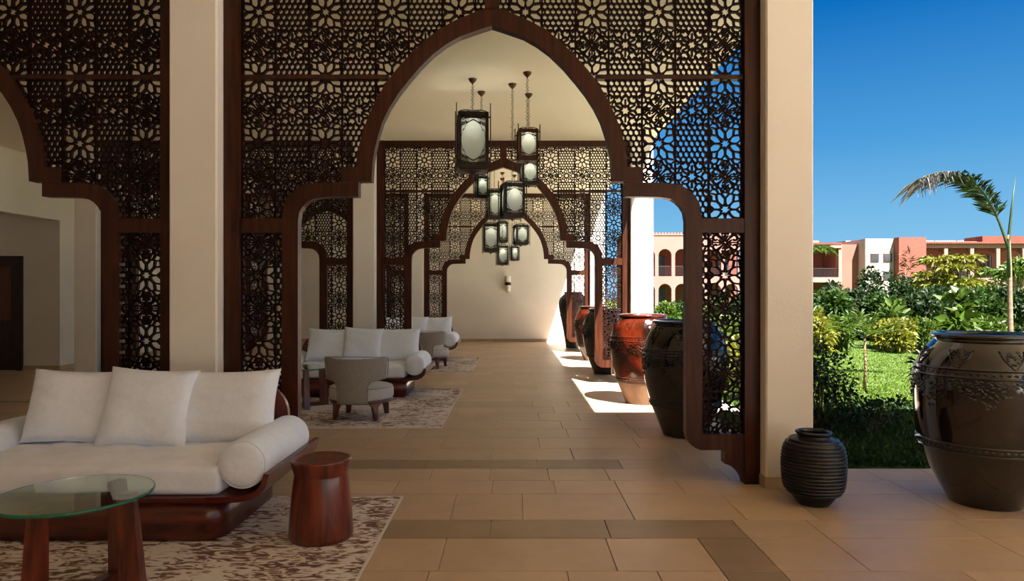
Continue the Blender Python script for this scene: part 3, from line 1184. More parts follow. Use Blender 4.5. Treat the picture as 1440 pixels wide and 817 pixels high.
def make_lantern(x, y, w, ztop, zbot, rz, label, warm=False):
    h = ztop - zbot
    metal = 'brass' if warm else 'metal'
    t = thing('lantern', label, 'lantern', (x, y, CEIL), 0, 'hanging metal lanterns with frosted glass')
    MB().lathe([(0.0, 0.0), (0.048, 0.0), (0.046, -0.012), (0.032, -0.035), (0.014, -0.048), (0.008, -0.062), (0.0, -0.062)], 20, cap=False).build('canopy', 'brass', t)
    zt = ztop - CEIL
    dome = 0.16 * w
    L0, L1 = -0.06, zt + dome
    q = MB()
    n = max(4, int((L0 - L1) / 0.019))
    for k in range(n):
        zc = L0 + (L1 - L0) * (k + 0.5) / n
        q.ring((0.004 * math.sin(k * 1.3), 0, zc), 0.5 * abs(L1 - L0) / n + 0.003, 0.0025, 'y' if k % 2 else 'x', 8, 4)
    q.build('chain', 'brass', t)
    rot = Matrix.Rotation(rz, 4, 'Z')
    a = w / 2
    p_ = 0.032 * w / 0.3 + 0.004
    fr = MB()
    for sx in (-1, 1):
        for sy in (-1, 1):
            fr.box(sx * a - p_ / 2, sx * a + p_ / 2, sy * a - p_ / 2, sy * a + p_ / 2, zt - h, zt)
    for z0, z1 in ((zt - 0.05 * h, zt), (zt - h, zt - 0.95 * h)):
        for s_ in (-1, 1):
            fr.box(-a, a, s_ * a - p_ / 2, s_ * a + p_ / 2, z0, z1)
            fr.box(s_ * a - p_ / 2, s_ * a + p_ / 2, -a, a, z0, z1)
    fr.xf(rot)
    fr.build('frame', metal, t)
    for sx in (-1, 1):
        for sy in (-1, 1):
            r = MB().tube([(sx * (a + p_), sy * (a + p_), zt - h * 1.06), (sx * (a + p_), sy * (a + p_), zt + 0.14 * h)], 0.006, 6)
            for zz in (zt - 0.9 * h, zt - 0.1 * h):
                r.box(sx * (a + p_ / 2) - p_ / 2, sx * (a + p_ / 2) + p_ / 2, sy * (a + p_ / 2) - p_ / 2, sy * (a + p_ / 2) + p_ / 2, zz - 0.006, zz + 0.006)
            r.xf(rot)
            r.build('corner_rod', metal, t)
    # top: low dome of ribs, left open for the added light, bottom: plate and finial
    q = MB()
    lv = [(a, 0.0), (a * 0.85, dome * 0.35), (a * 0.5, dome * 0.75), (a * 0.12, dome)]
    vs, fs = [], []
    for r, z in lv:
        vs += [(-r, -r, zt + z), (r, -r, zt + z), (r, r, zt + z), (-r, r, zt + z)]
    for i in range(3):
        for k in range(4):
            fs.append((i * 4 + k, i * 4 + (k + 1) % 4, i * 4 + 4 + (k + 1) % 4, i * 4 + 4 + k))
    q.tube([(0, 0, zt + dome * 0.9), (0, 0, zt + dome * 1.05)], 0.012, 8)
    for k in range(4):
        u = [(-1, -1), (1, -1), (1, 1), (-1, 1)][k]
        q.tube([(u[0] * r, u[1] * r, zt + z) for r, z in lv], 0.008, 6)
    for k in range(4):
        for s_ in (-0.5, 0.0, 0.5):
            e = [(1, 0), (0, 1), (-1, 0), (0, -1)][k]
            q.tube([(e[0] * r - e[1] * r * s_ * min(1, r / a), e[1] * r + e[0] * r * s_ * min(1, r / a), zt + z) for r, z in lv], 0.004, 5)
    q.xf(rot)
    q.build('top_cap', metal, t)
    q = MB()
    zb = zt - h
    q.box(-a, a, -a, a, zb - 0.012, zb)
    q.lathe([(0.0, zb - 0.2 * w), (0.03 * w, zb - 0.19 * w), (0.05 * w, zb - 0.14 * w), (0.16 * w, zb - 0.09 * w), (0.4 * w, zb - 0.012)], 16, cap=False)
    q.xf(rot)
    q.build('bottom_cap', metal, t)
    MB().lathe([(0.0, zb + 0.55 * h), (0.02, zb + 0.57 * h), (0.03, zb + 0.62 * h), (0.02, zb + 0.68 * h), (0.012, zb + 0.7 * h), (0.0, zb + 0.7 * h)], 12, cap=False).build('bulb', 'lamp_white', t)
    ld = bpy.data.lights.new('lantern_fill', 'POINT')  # fill light added inside the lantern to brighten the ceiling
    ld.energy = FILL_W * (w / 0.3)
    ld.color = (1.0, 0.9, 0.74)
    ld.shadow_soft_size = 0.03
    lo_ = bpy.data.objects.new('lantern_fill', ld)
    COL.objects.link(lo_)
    lo_.location = (0, 0, zb + 0.8 * h)
    lo_.parent = t
    # four glass panes, each with filigree plates whose edge leaves a pointed oval of glass
    for s_ in range(4):
        rr = rot @ Matrix.Rotation(s_ * PI / 2, 4, 'Z')
        g = MB().box(-a + p_ / 2, a - p_ / 2, -a + 0.004, -a + 0.009, zb + 0.05 * h, zt - 0.05 * h).xf(rr)
        pane = g.build('glass_pane', 'frosted', t)
        for end in (1, -1):
            q = MB()
            aw = a - p_ / 2
            zc = (zt + zb) / 2
            lim = 0.45 * h
            A, B = [], []
            K = 16
            for k in range(K + 1):
                u = 2 * k / K - 1
                au = abs(u)
                # opening: pointed at the middle, notched shoulders, dropping to the side
                op = 0.78 - 0.34 * au ** 1.3 - (0.14 if au > 0.72 else 0.0) - (0.2 if au > 0.97 else 0)
                A.append((u * aw, zc + end * lim))
                B.append((u * aw, zc + end * lim * op))
            # outlined plate pierced with rings: rim bar along the opening plus scroll rings between
            B2 = [(x_, z_ + end * 0.02 * h) for x_, z_ in B]
            q.strip(B, B2, -a - 0.006, -a + 0.003)
            M0 = [(x_, zc + end * lim * 0.86 + (z_ - zc - end * lim * 0.86) * 0.0 if abs(z_ - zc) < lim * 0.86 else z_) for x_, z_ in B]
            q.strip(M0, A, -a - 0.002, -a + 0.003)
            for sx in (-1, 1):
                for k in range(5):
                    f0 = 0.35 + 0.13 * k
                    q.tube([(sx * f0 * aw, -a - 0.003, zc + end * lim * 0.88), (sx * (f0 + 0.1) * aw, -a - 0.003, zc + end * lim * (0.82 - 0.3 * f0)), (sx * 0.98 * aw, -a - 0.003, zc + end * lim * (0.80 - 0.34 * f0))], 0.012 * w, 4)
            for sx in (-1, 1):
                for (fu, fz, fr_) in ((0.86, 0.86, 0.10), (0.84, 0.64, 0.09), (0.62, 0.88, 0.09), (0.60, 0.70, 0.07), (0.40, 0.90, 0.08), (0.22, 0.93, 0.06)):
                    q.ring((sx * fu * aw, -a - 0.002, zc + end * lim * fz), fr_ * aw * 1.15, 0.016 * w, 'y', 10, 4)
            q.box(-aw, aw, -a - 0.005, -a + 0.003, zc + end * lim * 0.97 - 0.006, zc + end * lim * 0.97 + 0.006)
            q.xf(rr)
            q.build('filigree', metal, pane)
    return t


LAN = [  # px centre x, px top, px bottom, px width, depth, turn, label, warm
    (664.5, 162, 240, 40, 7.85, 0.12, 'largest dark metal lantern, hanging highest at the left of the cluster', False),
    (677, 249, 278, 16, 8.35, 0.3, 'small lantern just below and behind the largest one', False),
    (741.5, 184, 226, 26, 7.62, 0.15, 'bronze-coloured lantern at the upper right of the cluster', True),
    (743.5, 226, 260, 22, 8.44, 0.2, 'dark lantern hanging right below the bronze-coloured one', False),
    (720.5, 259, 306, 29, 8.04, 0.25, 'wide bluish lantern in the centre of the cluster', False),
    (695, 268, 308, 19, 13.4, 0.2, 'tall lantern half hidden behind the left of the wide bluish central one', False),
    (690, 315, 354, 19, 13.2, 0.1, 'lantern with a pale oval pane, lower left of the far group', False),
    (706, 312, 341, 13, 14.6, 0.3, 'slim lantern tucked behind the lower left lanterns of the far group', False),
    (706.5, 346, 372, 14, 13.9, 0.15, 'lowest lantern of the far group', False),
    (732.5, 317, 344, 18, 13.6, 0.3, 'blue-grey lantern at the right of the far group', False),
    (723.5, 347, 366, 10, 14.2, 0.2, 'smallest lantern, at the lower right of the far group', False),
]
for x, y0, y1, w, d, rz, lab, warm in LAN:
    a, c_ = at(x, y0, d), at(x, y1, d)
    make_lantern(a.x, d, w * d / F / (math.cos(rz) + math.sin(abs(rz)) * 0.6), a.z, c_.z, rz, lab, warm)

# wall lamp
a = at(714.5, 399, BACK)
t = thing('wall_lamp', 'cylindrical white wall lamp with dark band on the end wall', 'lamp', (a.x, BACK, a.z))
MB().box(-0.05, 0.05, -0.03, 0.0, -0.2, 0.2).build('back_plate', 'metal', t)
MB().lathe([(0.0, 0.04), (0.075, 0.04), (0.08, 0.05), (0.08, 0.23), (0.07, 0.235), (0.0, 0.235)], 20, 0, -0.11, cap=False).build('shade', 'lamp_white', t)
MB().lathe([(0.0, -0.235), (0.07, -0.235), (0.08, -0.23), (0.08, -0.05), (0.075, -0.04), (0.0, -0.04)], 20, 0, -0.11, cap=False).build('shade', 'lamp_white', t)
MB().lathe([(0.0, -0.045), (0.085, -0.045), (0.085, 0.045), (0.0, 0.045)], 20, 0, -0.11, cap=False).build('band', 'metal', t)


# ------------------------------------------------------------------ jars
JAR = [(0.215, 0.0), (0.225, 0.008), (0.245, 0.06), (0.292, 0.18), (0.340, 0.30), (0.358, 0.352), (0.392, 0.48), (0.416, 0.62), (0.426, 0.74), (0.424, 0.84), (0.414, 0.90), (0.392, 0.98), (0.362, 1.05), (0.328, 1.11),
       (0.312, 1.13), (0.308, 1.145)]


def jr(z, prof):
    for (r0, z0), (r1, z1) in zip(prof, prof[1:]):
        if z0 <= z <= z1:
            return r0 + (r1 - r0) * (z - z0) / max(1e-6, z1 - z0)
    return prof[-1][0]


def smooth_prof(pr, k=5):
    out = []
    for i in range(len(pr) - 1):
        p0, p1, p2, p3 = pr[max(i - 1, 0)], pr[i], pr[i + 1], pr[min(i + 2, len(pr) - 1)]
        for s_ in range(k):
            t_ = s_ / k
            out.append(tuple(0.5 * (2 * p1[c] + (p2[c] - p0[c]) * t_ + (2 * p0[c] - 5 * p1[c] + 4 * p2[c] - p3[c]) * t_ ** 2 + (-p0[c] + 3 * p1[c] - 3 * p2[c] + p3[c]) * t_ ** 3) for c in (0, 1)))
    out.append(pr[-1])
    return out


def make_jar(x, y, label, material, rz=0.0, prof=JAR, foot=None, zs=1.0, relief=True, bands=(0.335, 0.864)):
    t = thing('glazed_jar', label, 'jar', (x, y, 0), rz, 'giant glazed jars along the garden side')
    pr = [(r, z * zs) for r, z in smooth_prof(prof)]
    rim_r, rim_z = pr[-1]
    zsplit = 0.30 * zs
    if foot:
        lo = [q for q in pr if q[1] <= zsplit] + [(jr(zsplit, pr), zsplit)]
        hi = [(jr(zsplit, pr), zsplit)] + [q for q in pr if q[1] > zsplit]
        MB().lathe(lo, 64).build('foot', foot, t)
    else:
        hi = pr
    q = MB()
    q.lathe(hi + [(rim_r - 0.02, rim_z), (rim_r - 0.03, rim_z - 0.06), (rim_r + 0.03, rim_z - 0.3), (0.0, rim_z - 0.42)], 72, cap=not foot)
    bd = q.build('body', material, t)
    MB().lathe([(rim_r - 0.022, rim_z - 0.004), (rim_r + 0.004, rim_z - 0.006), (rim_r + 0.020, rim_z + 0.004), (rim_r + 0.024, rim_z + 0.016), (rim_r + 0.016, rim_z + 0.028), (rim_r - 0.006, rim_z + 0.034), (rim_r - 0.022, rim_z + 0.026), (rim_r - 0.026, rim_z + 0.01),
                (rim_r - 0.022, rim_z - 0.004)], 72, cap=False).build('rim', material, t)
    for zb in (bands[0] * zs, bands[1] * zs):
        r0 = jr(zb, pr)
        q = MB()
        for dz in (-0.026, 0.026):
            q.ring((0, 0, zb + dz), jr(zb + dz, pr) + 0.001, 0.009, 'z', 72, 6)
        nb = 64
        for k in range(nb):
            a = 2 * PI * k / nb
            c0 = Vector((r0 * math.cos(a), r0 * math.sin(a), zb))
            e = Vector((math.cos(a), math.sin(a), 0))
            s_ = Vector((-math.sin(a), math.cos(a), 0))
            vs = [c0 + s_ * 0.017, c0 - s_ * 0.017, c0 + Vector((0, 0, 0.016)), c0 - Vector((0, 0, 0.016)), c0 + e * 0.014]
            q.add(vs, [(0, 2, 4), (2, 1, 4), (1, 3, 4), (3, 0, 4)], True)
        q.build('relief_band', material, t)
    if relief:
        # garlands of leaf-like relief under the upper band and medallions above it
        q = MB()
        rj = random.Random(3)

        def lump(a, z, sa, sz):
            r0 = jr(z, pr) - 0.002
            c0 = Vector((r0 * math.cos(a), r0 * math.sin(a), z))
            e = Vector((math.cos(a), math.sin(a), 0))
            s_ = Vector((-math.sin(a), math.cos(a), 0))
            th = rj.uniform(0, PI)
            u = s_ * math.cos(th) + Vector((0, 0, 1)) * math.sin(th)
            v = -s_ * math.sin(th) + Vector((0, 0, 1)) * math.cos(th)
            vs = [c0 + u * sa, c0 + v * sz, c0 - u * sa, c0 - v * sz, c0 + e * 0.016]
            q.add(vs, [(0, 1, 4), (1, 2, 4), (2, 3, 4), (3, 0, 4)], True)

        for g in range(8):
            a0 = 2 * PI * g / 8
            for k in range(80):
                u = rj.uniform(-1, 1)
                depth = (0.05 + 0.15 * (1 - abs(u)) ** 0.8) * zs
                lump(a0 + u * PI / 8, (bands[1] - 0.04) * zs - rj.uniform(0, depth), 0.02, 0.012)
            for k in range(22):
                u = rj.uniform(-1, 1)
                lump(a0 + PI / 8 + u * 0.16, (1.075 - rj.uniform(0, 0.11) * (1 - abs(u) * 0.8)) * zs, 0.016, 0.01)
            pts = []
            for k in range(13):
                u = -1 + k / 6
                z = (1.075 - 0.12 * (1 - abs(u)) ** 0.7) * zs
                a = a0 + PI / 8 + u * 0.2
                r0 = jr(z, pr) + 0.001
                pts.append((r0 * math.cos(a), r0 * math.sin(a), z))
            q.tube(pts, 0.006, 5)
        q.build('relief_garland', material, t)['kind'] = 'stuff'
    return t


JAR_WIDE = [(0.215, 0.0), (0.225, 0.008), (0.245, 0.05), (0.32, 0.2), (0.388, 0.36), (0.410, 0.43), (0.428, 0.56), (0.436, 0.70), (0.436, 0.84), (0.428, 0.92), (0.405, 0.99), (0.368, 1.06), (0.328, 1.11), (0.312, 1.13), (0.308, 1.145)]
make_jar(3.28, 4.75, 'huge dark brown glazed jar at the right edge, relief garlands and beaded bands', 'jar_brown', 0.2, JAR_WIDE, bands=(0.42, 0.925))
make_jar(1.765, 7.03, 'black-brown glazed jar half behind the nearest screen leg', 'jar_dark', 0.0)
make_jar(1.72, 9.1, 'shiny amber-brown jar standing in the sun patch, pale unglazed foot', 'jar_amber', 0.5, foot='jar_foot')
make_jar(1.69, 12.45, 'black glazed jar just behind the middle screen leg', 'jar_dark', 0.3)
make_jar(1.76, 14.9, 'red-brown jar almost hidden between the far black jar and the farthest screen', 'jar_amber', 0.9)
TALL = [(0.18, 0.0), (0.19, 0.01), (0.2, 0.06), (0.235, 0.3), (0.29, 0.6), (0.35, 0.9), (0.385, 1.1), (0.385, 1.22), (0.35, 1.33), (0.28, 1.41), (0.235, 1.45), (0.23, 1.47)]
make_jar(1.6, 18.3, 'tall slender dark grey jar farthest away against the end wall', 'vase', 0, TALL, relief=False)

# small ribbed vase
t = thing('ribbed_vase', 'small black ribbed vase standing on the floor before the right pillar', 'vase', (2.075, 4.72, 0))
base_pr = smooth_prof([(0.098, 0.0), (0.105, 0.004), (0.140, 0.05), (0.182, 0.105), (0.196, 0.15), (0.203, 0.25), (0.2, 0.34), (0.186, 0.4), (0.16, 0.437), (0.128, 0.452), (0.108, 0.46)], 10)
pr = []
for r, z in base_pr:
    pr.append((r, z))
q = MB()
q.lathe(pr + [(0.104, 0.47), (0.106, 0.478), (0.116, 0.486), (0.12, 0.493), (0.117, 0.5), (0.108, 0.503), (0.1, 0.498), (0.094, 0.48), (0.1, 0.455), (0.15, 0.42), (0.17, 0.3), (0.0, 0.06)], 64)
q.build('body', 'vase', t)
for k in range(16):
    z = 0.09 + k * (0.442 - 0.09) / 15
    MB().ring((0, 0, z), jr(z, base_pr) + 0.001, 0.0105, 'z', 56, 8).build('rib', 'vase', t)


# ------------------------------------------------------------------ planting
def leaf_mesh(name, pos, dirs, length, width, material, droop=0.25):
    """one small folded leaf per position; arrays (n,3)"""
    n = len(pos)
    d = dirs / (np.linalg.norm(dirs, axis=1, keepdims=True) + 1e-9)
    rnd = RNG.normal(size=(n, 3))
    s_ = np.cross(d, rnd)
    s_ /= (np.linalg.norm(s_, axis=1, keepdims=True) + 1e-9)
    nn = np.cross(s_, d)
    nn[nn[:, 2] < 0] *= -1
    L_ = (length * RNG.uniform(0.7, 1.3, n))[:, None]
    W_ = (width * RNG.uniform(0.7, 1.3, n))[:, None]
    a = pos
    b_ = pos + d * L_ * 0.45 + s_ * W_ * 0.5 + nn * W_ * 0.12
    c_ = pos + d * L_ - np.array([0, 0, 1.0]) * L_ * droop
    e_ = pos + d * L_ * 0.45 - s_ * W_ * 0.5 + nn * W_ * 0.12
    v = np.stack([a, b_, c_, e_], 1).reshape(-1, 3)
    me = bpy.data.meshes.new(name)
    me.vertices.add(4 * n)
    me.vertices.foreach_set('co', v.astype(np.float32).ravel())
    me.loops.add(6 * n)
    i0 = np.arange(n) * 4
    idx = np.stack([i0, i0 + 1, i0 + 2, i0, i0 + 2, i0 + 3], 1).ravel()
    me.loops.foreach_set('vertex_index', idx.astype(np.int32))
    me.polygons.add(2 * n)
    me.polygons.foreach_set('loop_start', (np.arange(2 * n) * 3).astype(np.int32))
    me.polygons.foreach_set('loop_total', np.full(2 * n, 3, np.int32))
    me.update(calc_edges=True)
    me.materials.append(M[material])
    return me


def bush(name, cat, label, x, y, rx, ry, h, n, ln, wd, material, group=None, lumps=9, z0=-0.02, flat=1.0, low=0.12, stem=1.0):
    t = thing(name, label, cat, (x, y, z0), 0, group)
    cs = []
    for k in range(lumps):
        a = RNG.uniform(0, 2 * PI)
        r = math.sqrt(RNG.uniform(0, 1)) * 0.7
        cz = RNG.uniform(low, 0.78) * h
        cs.append((rx * r * math.cos(a), ry * r * math.sin(a), cz, RNG.uniform(0.28, 0.45)))
    cs.append((0, 0, h * 0.72, 0.4))
    per = max(8, n // len(cs))
    P_, D_ = [], []
    q = MB()
    for cx, cy, cz, f in cs:
        dv = RNG.normal(size=(per, 3))
        dv /= np.linalg.norm(dv, axis=1, keepdims=True)
        rad = RNG.uniform(0.45, 1.0, (per, 1)) ** 0.6
        sz = np.array([rx * f, ry * f, h * f * 0.8 * flat])
        pp = np.array([cx, cy, cz]) + dv * rad * sz
        pp[:, 2] = np.clip(pp[:, 2], 0.02, h)
        P_.append(pp)
        D_.append(dv + np.array([0, 0, 0.25]) + RNG.normal(size=(per, 3)) * 0.5)
        q.tube([(cx * 0.08, cy * 0.08, 0.0), (cx * 0.5, cy * 0.5, cz * 0.45), (cx, cy, cz)], [(0.012 * h + 0.006) * stem, (0.009 * h + 0.005) * stem, 0.004 * stem], 5)
    q.build('stems', 'bark', t)
    fo = link('foliage', leaf_mesh('foliage', np.concatenate(P_), np.concatenate(D_), ln, wd, material), t)
    fo['kind'] = 'stuff'
    return t


def pbush(name, cat, label, px, ytop, d, half_px, n, ln, wd, material, group=None, ry=None, **kw):
    a = at(px, ytop, d)
    r = half_px * d / F
    return bush(name, cat, label, a.x, d, r, ry or r, max(0.25, a.z + 0.02), n, ln, wd, material, group, **kw)


def frond(t, base, mid, tip, n, ln, material, hang=0.6, name='frond', rad=0.012, pale_from=1.1):
    base, mid, tip = Vector(base), Vector(mid), Vector(tip)
    pts = []
    K = 14
    for k in range(K + 1):
        u = k / K
        pts.append(base * (1 - u) ** 2 + mid * 2 * u * (1 - u) + tip * u * u)
    r_ = MB().tube(pts, [rad * (1 - 0.8 * k / K) + 0.001 for k in range(K + 1)], 5).build(name, 'palm_leaf', t)
    P1, D1, P2, D2 = [], [], [], []
    for k in range(n):
        u = 0.18 + 0.82 * k / n
        pos = base * (1 - u) ** 2 + mid * 2 * u * (1 - u) + tip * u * u
        tan = ((mid - base) * (1 - u) + (tip - mid) * u).normalized()
        side = tan.cross(Vector((0, 0, 1)))
        side = side.normalized() if side.length > 0.05 else Vector((1, 0, 0))
        for s_ in (-1, 1):
            dv = tan * 0.7 + side * s_ * 0.8 + Vector((0, 0, 0.25 - hang * u)) + Vector([random.uniform(-0.25, 0.25) for _ in range(3)])
            if u > pale_from:
                P2.append(pos)
                D2.append(dv)
            else:
                P1.append(pos)
                D1.append(dv)
    if P1:
        link('leaflets', leaf_mesh('leaflets', np.array(P1), np.array(D1), ln, ln * 0.09, material, 0.25), r_)['kind'] = 'stuff'
    if P2:
        link('leaflets', leaf_mesh('leaflets', np.array(P2), np.array(D2), ln, ln * 0.08, 'palm_pale', 0.3), r_)['kind'] = 'stuff'


# low ground cover in the shade along the platform edge, and mown grass
n = 26000
yy = RNG.uniform(5.75, 9.0, n)
xx = RNG.uniform(0.30, 0.95, n) * yy
ok = (xx > 2.4) & ((yy < 8.28) | ((yy < 11.0) & (xx > 2.88)) | (xx > 4.03))
pos = np.stack([xx[ok], yy[ok], np.full(ok.sum(), -0.02)], 1)
dv = RNG.normal(size=pos.shape) * 0.55 + np.array([0, 0, 1.0])
o = link('groundcover', leaf_mesh('groundcover', pos, dv, 0.11, 0.022, 'leaf_mid', 0.2))
tag(o, 'low dark green ground cover growing along the edge of the stone floor', 'ground cover')
o['kind'] = 'stuff'
n = 60000
yy = 8.6 + RNG.uniform(0, 1, n) ** 1.4 * 14
xx = RNG.uniform(0.2, 0.85, n) * yy
ok = (xx > 2.4) & ((yy < 8.28) | ((yy < 11.0) & (xx > 2.88)) | (xx > 4.03))
pos = np.stack([xx[ok], yy[ok], np.full(ok.sum(), -0.02)], 1)
dv = RNG.normal(size=pos.shape) * 0.5 + np.array([0, 0, 1.0])
o = link('grass', leaf_mesh('grass', pos, dv, 0.042, 0.016, 'grass', 0.15))
tag(o, 'sunlit bright green mown grass of the lawn', 'grass')
o['kind'] = 'stuff'

# shrubs by the platform, in the shade
pbush('shrub', 'shrub', 'dark small-leaved shrub growing beside the right pillar', 1152, 480, 7.3, 40, 1300, 0.065, 0.03, 'leaf_dark', ry=0.5, lumps=18, low=0.3, stem=0.45)
pbush('shrub', 'shrub', 'dark sprawling shrub between the ribbed vase and the large jar', 1225, 556, 7.0, 78, 900, 0.06, 0.028, 'leaf_dark', ry=0.5, lumps=20, stem=0.4)
pbush('shrub', 'shrub', 'dark leafy shrub peeking out left of the large jar', 1330, 482, 7.6, 62, 260, 0.13, 0.045, 'leaf_dark', ry=0.4, lumps=8, flat=0.6, low=0.6)

# yellow-green border behind the lawn
yg = 'yellow-green border shrubs at the back of the lawn'
for i, (px, yt, hp, m_, lab) in enumerate([
        (1150, 438, 22, 'leaf_yellow', 'yellow-green shrub right beside the right pillar, behind the lawn'),
        (1178, 446, 18, 'leaf_light', 'light green shrub just left of the sapling palm, behind the lawn'),
        (1240, 453, 20, 'leaf_yellow', 'low bright yellow shrub just right of the sapling palm'),
        (1268, 452, 20, 'leaf_yellow', 'low yellow shrub between the sapling palm and the large jar'),
        (1300, 450, 24, 'leaf_light', 'light green low shrub touching the outline of the large jar'),
        (1345, 447, 28, 'leaf_olive', 'olive low shrub right above the rim of the large jar'),
        (1400, 447, 30, 'leaf_light', 'light green low shrub above the right of the large jar')]):
    pbush('border_shrub', 'shrub', lab, px, yt, 17.0 + 0.5 * (i % 3), hp, 1000, 0.16, 0.06, m_, yg, ry=0.6)

# dense belt of shrubs and small trees
belt = 'dense shrubs in the green belt before the pink houses'
for i, (px, yt, d, hp, m_, lab) in enumerate([
        (1155, 412, 21, 36, 'leaf_mid', 'mid-green shrub in the belt, next to the right pillar'),
        (1200, 408, 22, 34, 'leaf_dark', 'dark green shrub in the belt below the pink house wall'),
        (1245, 415, 21, 30, 'leaf_mid', 'mid-green shrub in the belt below the white house block'),
        (1285, 412, 22, 34, 'leaf_dark', 'dark green shrub in the belt left of the broad-leaved plant'),
        (1330, 405, 23, 36, 'leaf_dark', 'dark green shrub in the belt behind the broad-leaved plant'),
        (1380, 408, 22, 36, 'leaf_mid', 'mid-green shrub in the belt below the yellow feathery tree'),
        (1430, 405, 22, 36, 'leaf_dark', 'dark green shrub in the belt behind the palm trunk'),
        (1170, 398, 27, 34, 'leaf_dark', 'taller dark shrub rising below the left pink loggia'),
        (1228, 378, 28, 26, 'leaf_dark', 'tall dark shrub rising in front of the small square windows'),
        (1268, 392, 28, 32, 'leaf_dark', 'taller dark shrub below the deep salmon wall'),
        (1312, 394, 29, 36, 'leaf_mid', 'mid-green shrub below the loggia columns'),
        (1365, 388, 30, 38, 'leaf_mid', 'mid-green shrub behind the yellow feathery tree'),
        (1420, 384, 30, 40, 'leaf_olive', 'olive shrub right of the yellow feathery tree')]):
    pbush('belt_shrub', 'shrub', lab, px, yt, d, hp, 2200, 0.22, 0.09, m_, belt, lumps=12)

# feathery yellow-green tree in layers
for px, yt, d, hp, lab, lay in ((1345, 360, 26, 46, 'yellow-green feathery tree in flat layers before the pink loggia', 7), (1430, 348, 25, 32, 'yellow-green feathery tree at the right edge, behind the palm', 7)):
    a = at(px, yt, d)
    t = thing('feathery_tree', lab, 'tree', (a.x, d, -0.02))
    hh = a.z + 0.02
    rr = hp * d / F
    tr = MB().tube([(0, 0, 0), (0.08, 0, hh * 0.5), (0, 0, hh * 0.9)], [0.06, 0.045, 0.02], 7)
    P_, D_ = [], []
    for k in range(lay):
        cx, cy, cz = random.uniform(-0.75, 0.75) * rr, random.uniform(-0.6, 0.6) * rr, hh * random.uniform(0.62, 0.97)
        tr.tube([(0, 0, hh * 0.45), (cx * 0.6, cy * 0.6, cz - 0.2), (cx, cy, cz)], [0.03, 0.018, 0.006], 5)
        m_ = 260
        ang = RNG.uniform(0, 2 * PI, m_)
        r_ = np.sqrt(RNG.uniform(0, 1, m_)) * rr * 0.48
        P_.append(np.stack([cx + r_ * np.cos(ang), cy + r_ * np.sin(ang), cz + 0.05 - 0.25 * (r_ / rr) ** 2 + RNG.normal(size=m_) * 0.05], 1))
        D_.append(np.stack([np.cos(ang), np.sin(ang), RNG.normal(size=m_) * 0.2], 1) + RNG.normal(size=(m_, 3)) * 0.4)
    tr.build('trunk', 'bark', t)
    link('foliage', leaf_mesh('foliage', np.concatenate(P_), np.concatenate(D_), 0.24, 0.09, 'leaf_yellow' if px < 1400 else 'leaf_light'), t)['kind'] = 'stuff'

pbush('broadleaf_plant', 'plant', 'plant with big light green leaves above the left of the large jar', 1348, 415, 17.5, 26, 130, 0.42, 0.2, 'leaf_light', lumps=7, low=0.3)
pbush('broadleaf_plant', 'plant', 'plant with long yellow-green leaves between the sapling palm and the dark belt', 1262, 424, 18.5, 22, 130, 0.4, 0.14, 'leaf_light', lumps=7, low=0.3)
pbush('dry_shrub', 'shrub', 'dry reddish-brown shrub against the deep salmon wall', 1278, 352, 33, 10, 90, 0.4, 0.06, 'leaf_dry', lumps=5, low=0.5)

# sapling palm on the lawn
a = at(1216, 543, 10.3)
t = thing('sapling_palm', 'thin young palm with spiky crown standing on the sunlit lawn', 'palm', (a.x, 10.3, -0.02))
MB().tube([(0, 0, 0), (0.01, 0, 0.4), (0.0, 0, 0.82)], [0.028, 0.02, 0.014], 7).build('trunk', 'bark', t)
for k in range(13):
    an = 2 * PI * k / 13 + 0.2
    el = random.uniform(0.45, 1.4)
    L_ = random.uniform(0.42, 0.62)
    b_ = Vector((0, 0, 0.8))
    d_ = Vector((math.cos(an) * math.cos(el), math.sin(an) * math.cos(el), math.sin(el)))
    frond(t, b_, b_ + d_ * L_ * 0.6, b_ + d_ * L_ + Vector((0, 0, -0.14)), 10, 0.15, 'leaf_light', 0.1, rad=0.005)

# tall palm behind the large jar with one long arching frond
d = 11.0
a = at(1421, 470, d)
t = thing('tall_palm', 'slender palm rising behind the large jar with one long arching frond', 'palm', (a.x, d, -0.02))


def pl(x, y, dd=0.0):
    q_ = at(x, y, d)
    return Vector((q_.x - a.x, dd, q_.z + 0.02))


MB().tube([(0, 0, 0), pl(1421, 470), pl(1420, 420), pl(1420, 375), pl(1418, 330)], [0.045, 0.042, 0.038, 0.03, 0.022], 9).build('trunk', 'bark_pale', t)
MB().tube([pl(1419, 390), pl(1418, 340), pl(1422, 300), pl(1428, 248)], [0.034, 0.026, 0.018, 0.003], 7).build('spear_leaf', 'palm_leaf', t)
frond(t, pl(1418, 352), pl(1378, 205), pl(1272, 258, -0.35), 130, 0.36, 'palm_leaf', 0.75, rad=0.022, pale_from=0.66)
# young palm tip by the pillar
a2 = at(1146, 352, 24)
t = thing('young_palm', 'palm whose crown just shows beside the right pillar above the belt', 'palm', (a2.x - 0.3, 24, -0.02))
MB().tube([(0, 0, 0), (0.02, 0, 1.2), (0, 0, 2.6)], [0.07, 0.05, 0.03], 7).build('trunk', 'bark', t)
for k in range(11):
    an = 2 * PI * k / 11
    b_ = Vector((0, 0, 2.55))
    frond(t, b_, b_ + Vector((math.cos(an) * 0.4, math.sin(an) * 0.4, 0.8)), b_ + Vector((math.cos(an) * 0.85, math.sin(an) * 0.85, 0.45)), 12, 0.35, 'leaf_light', 0.4, rad=0.012)

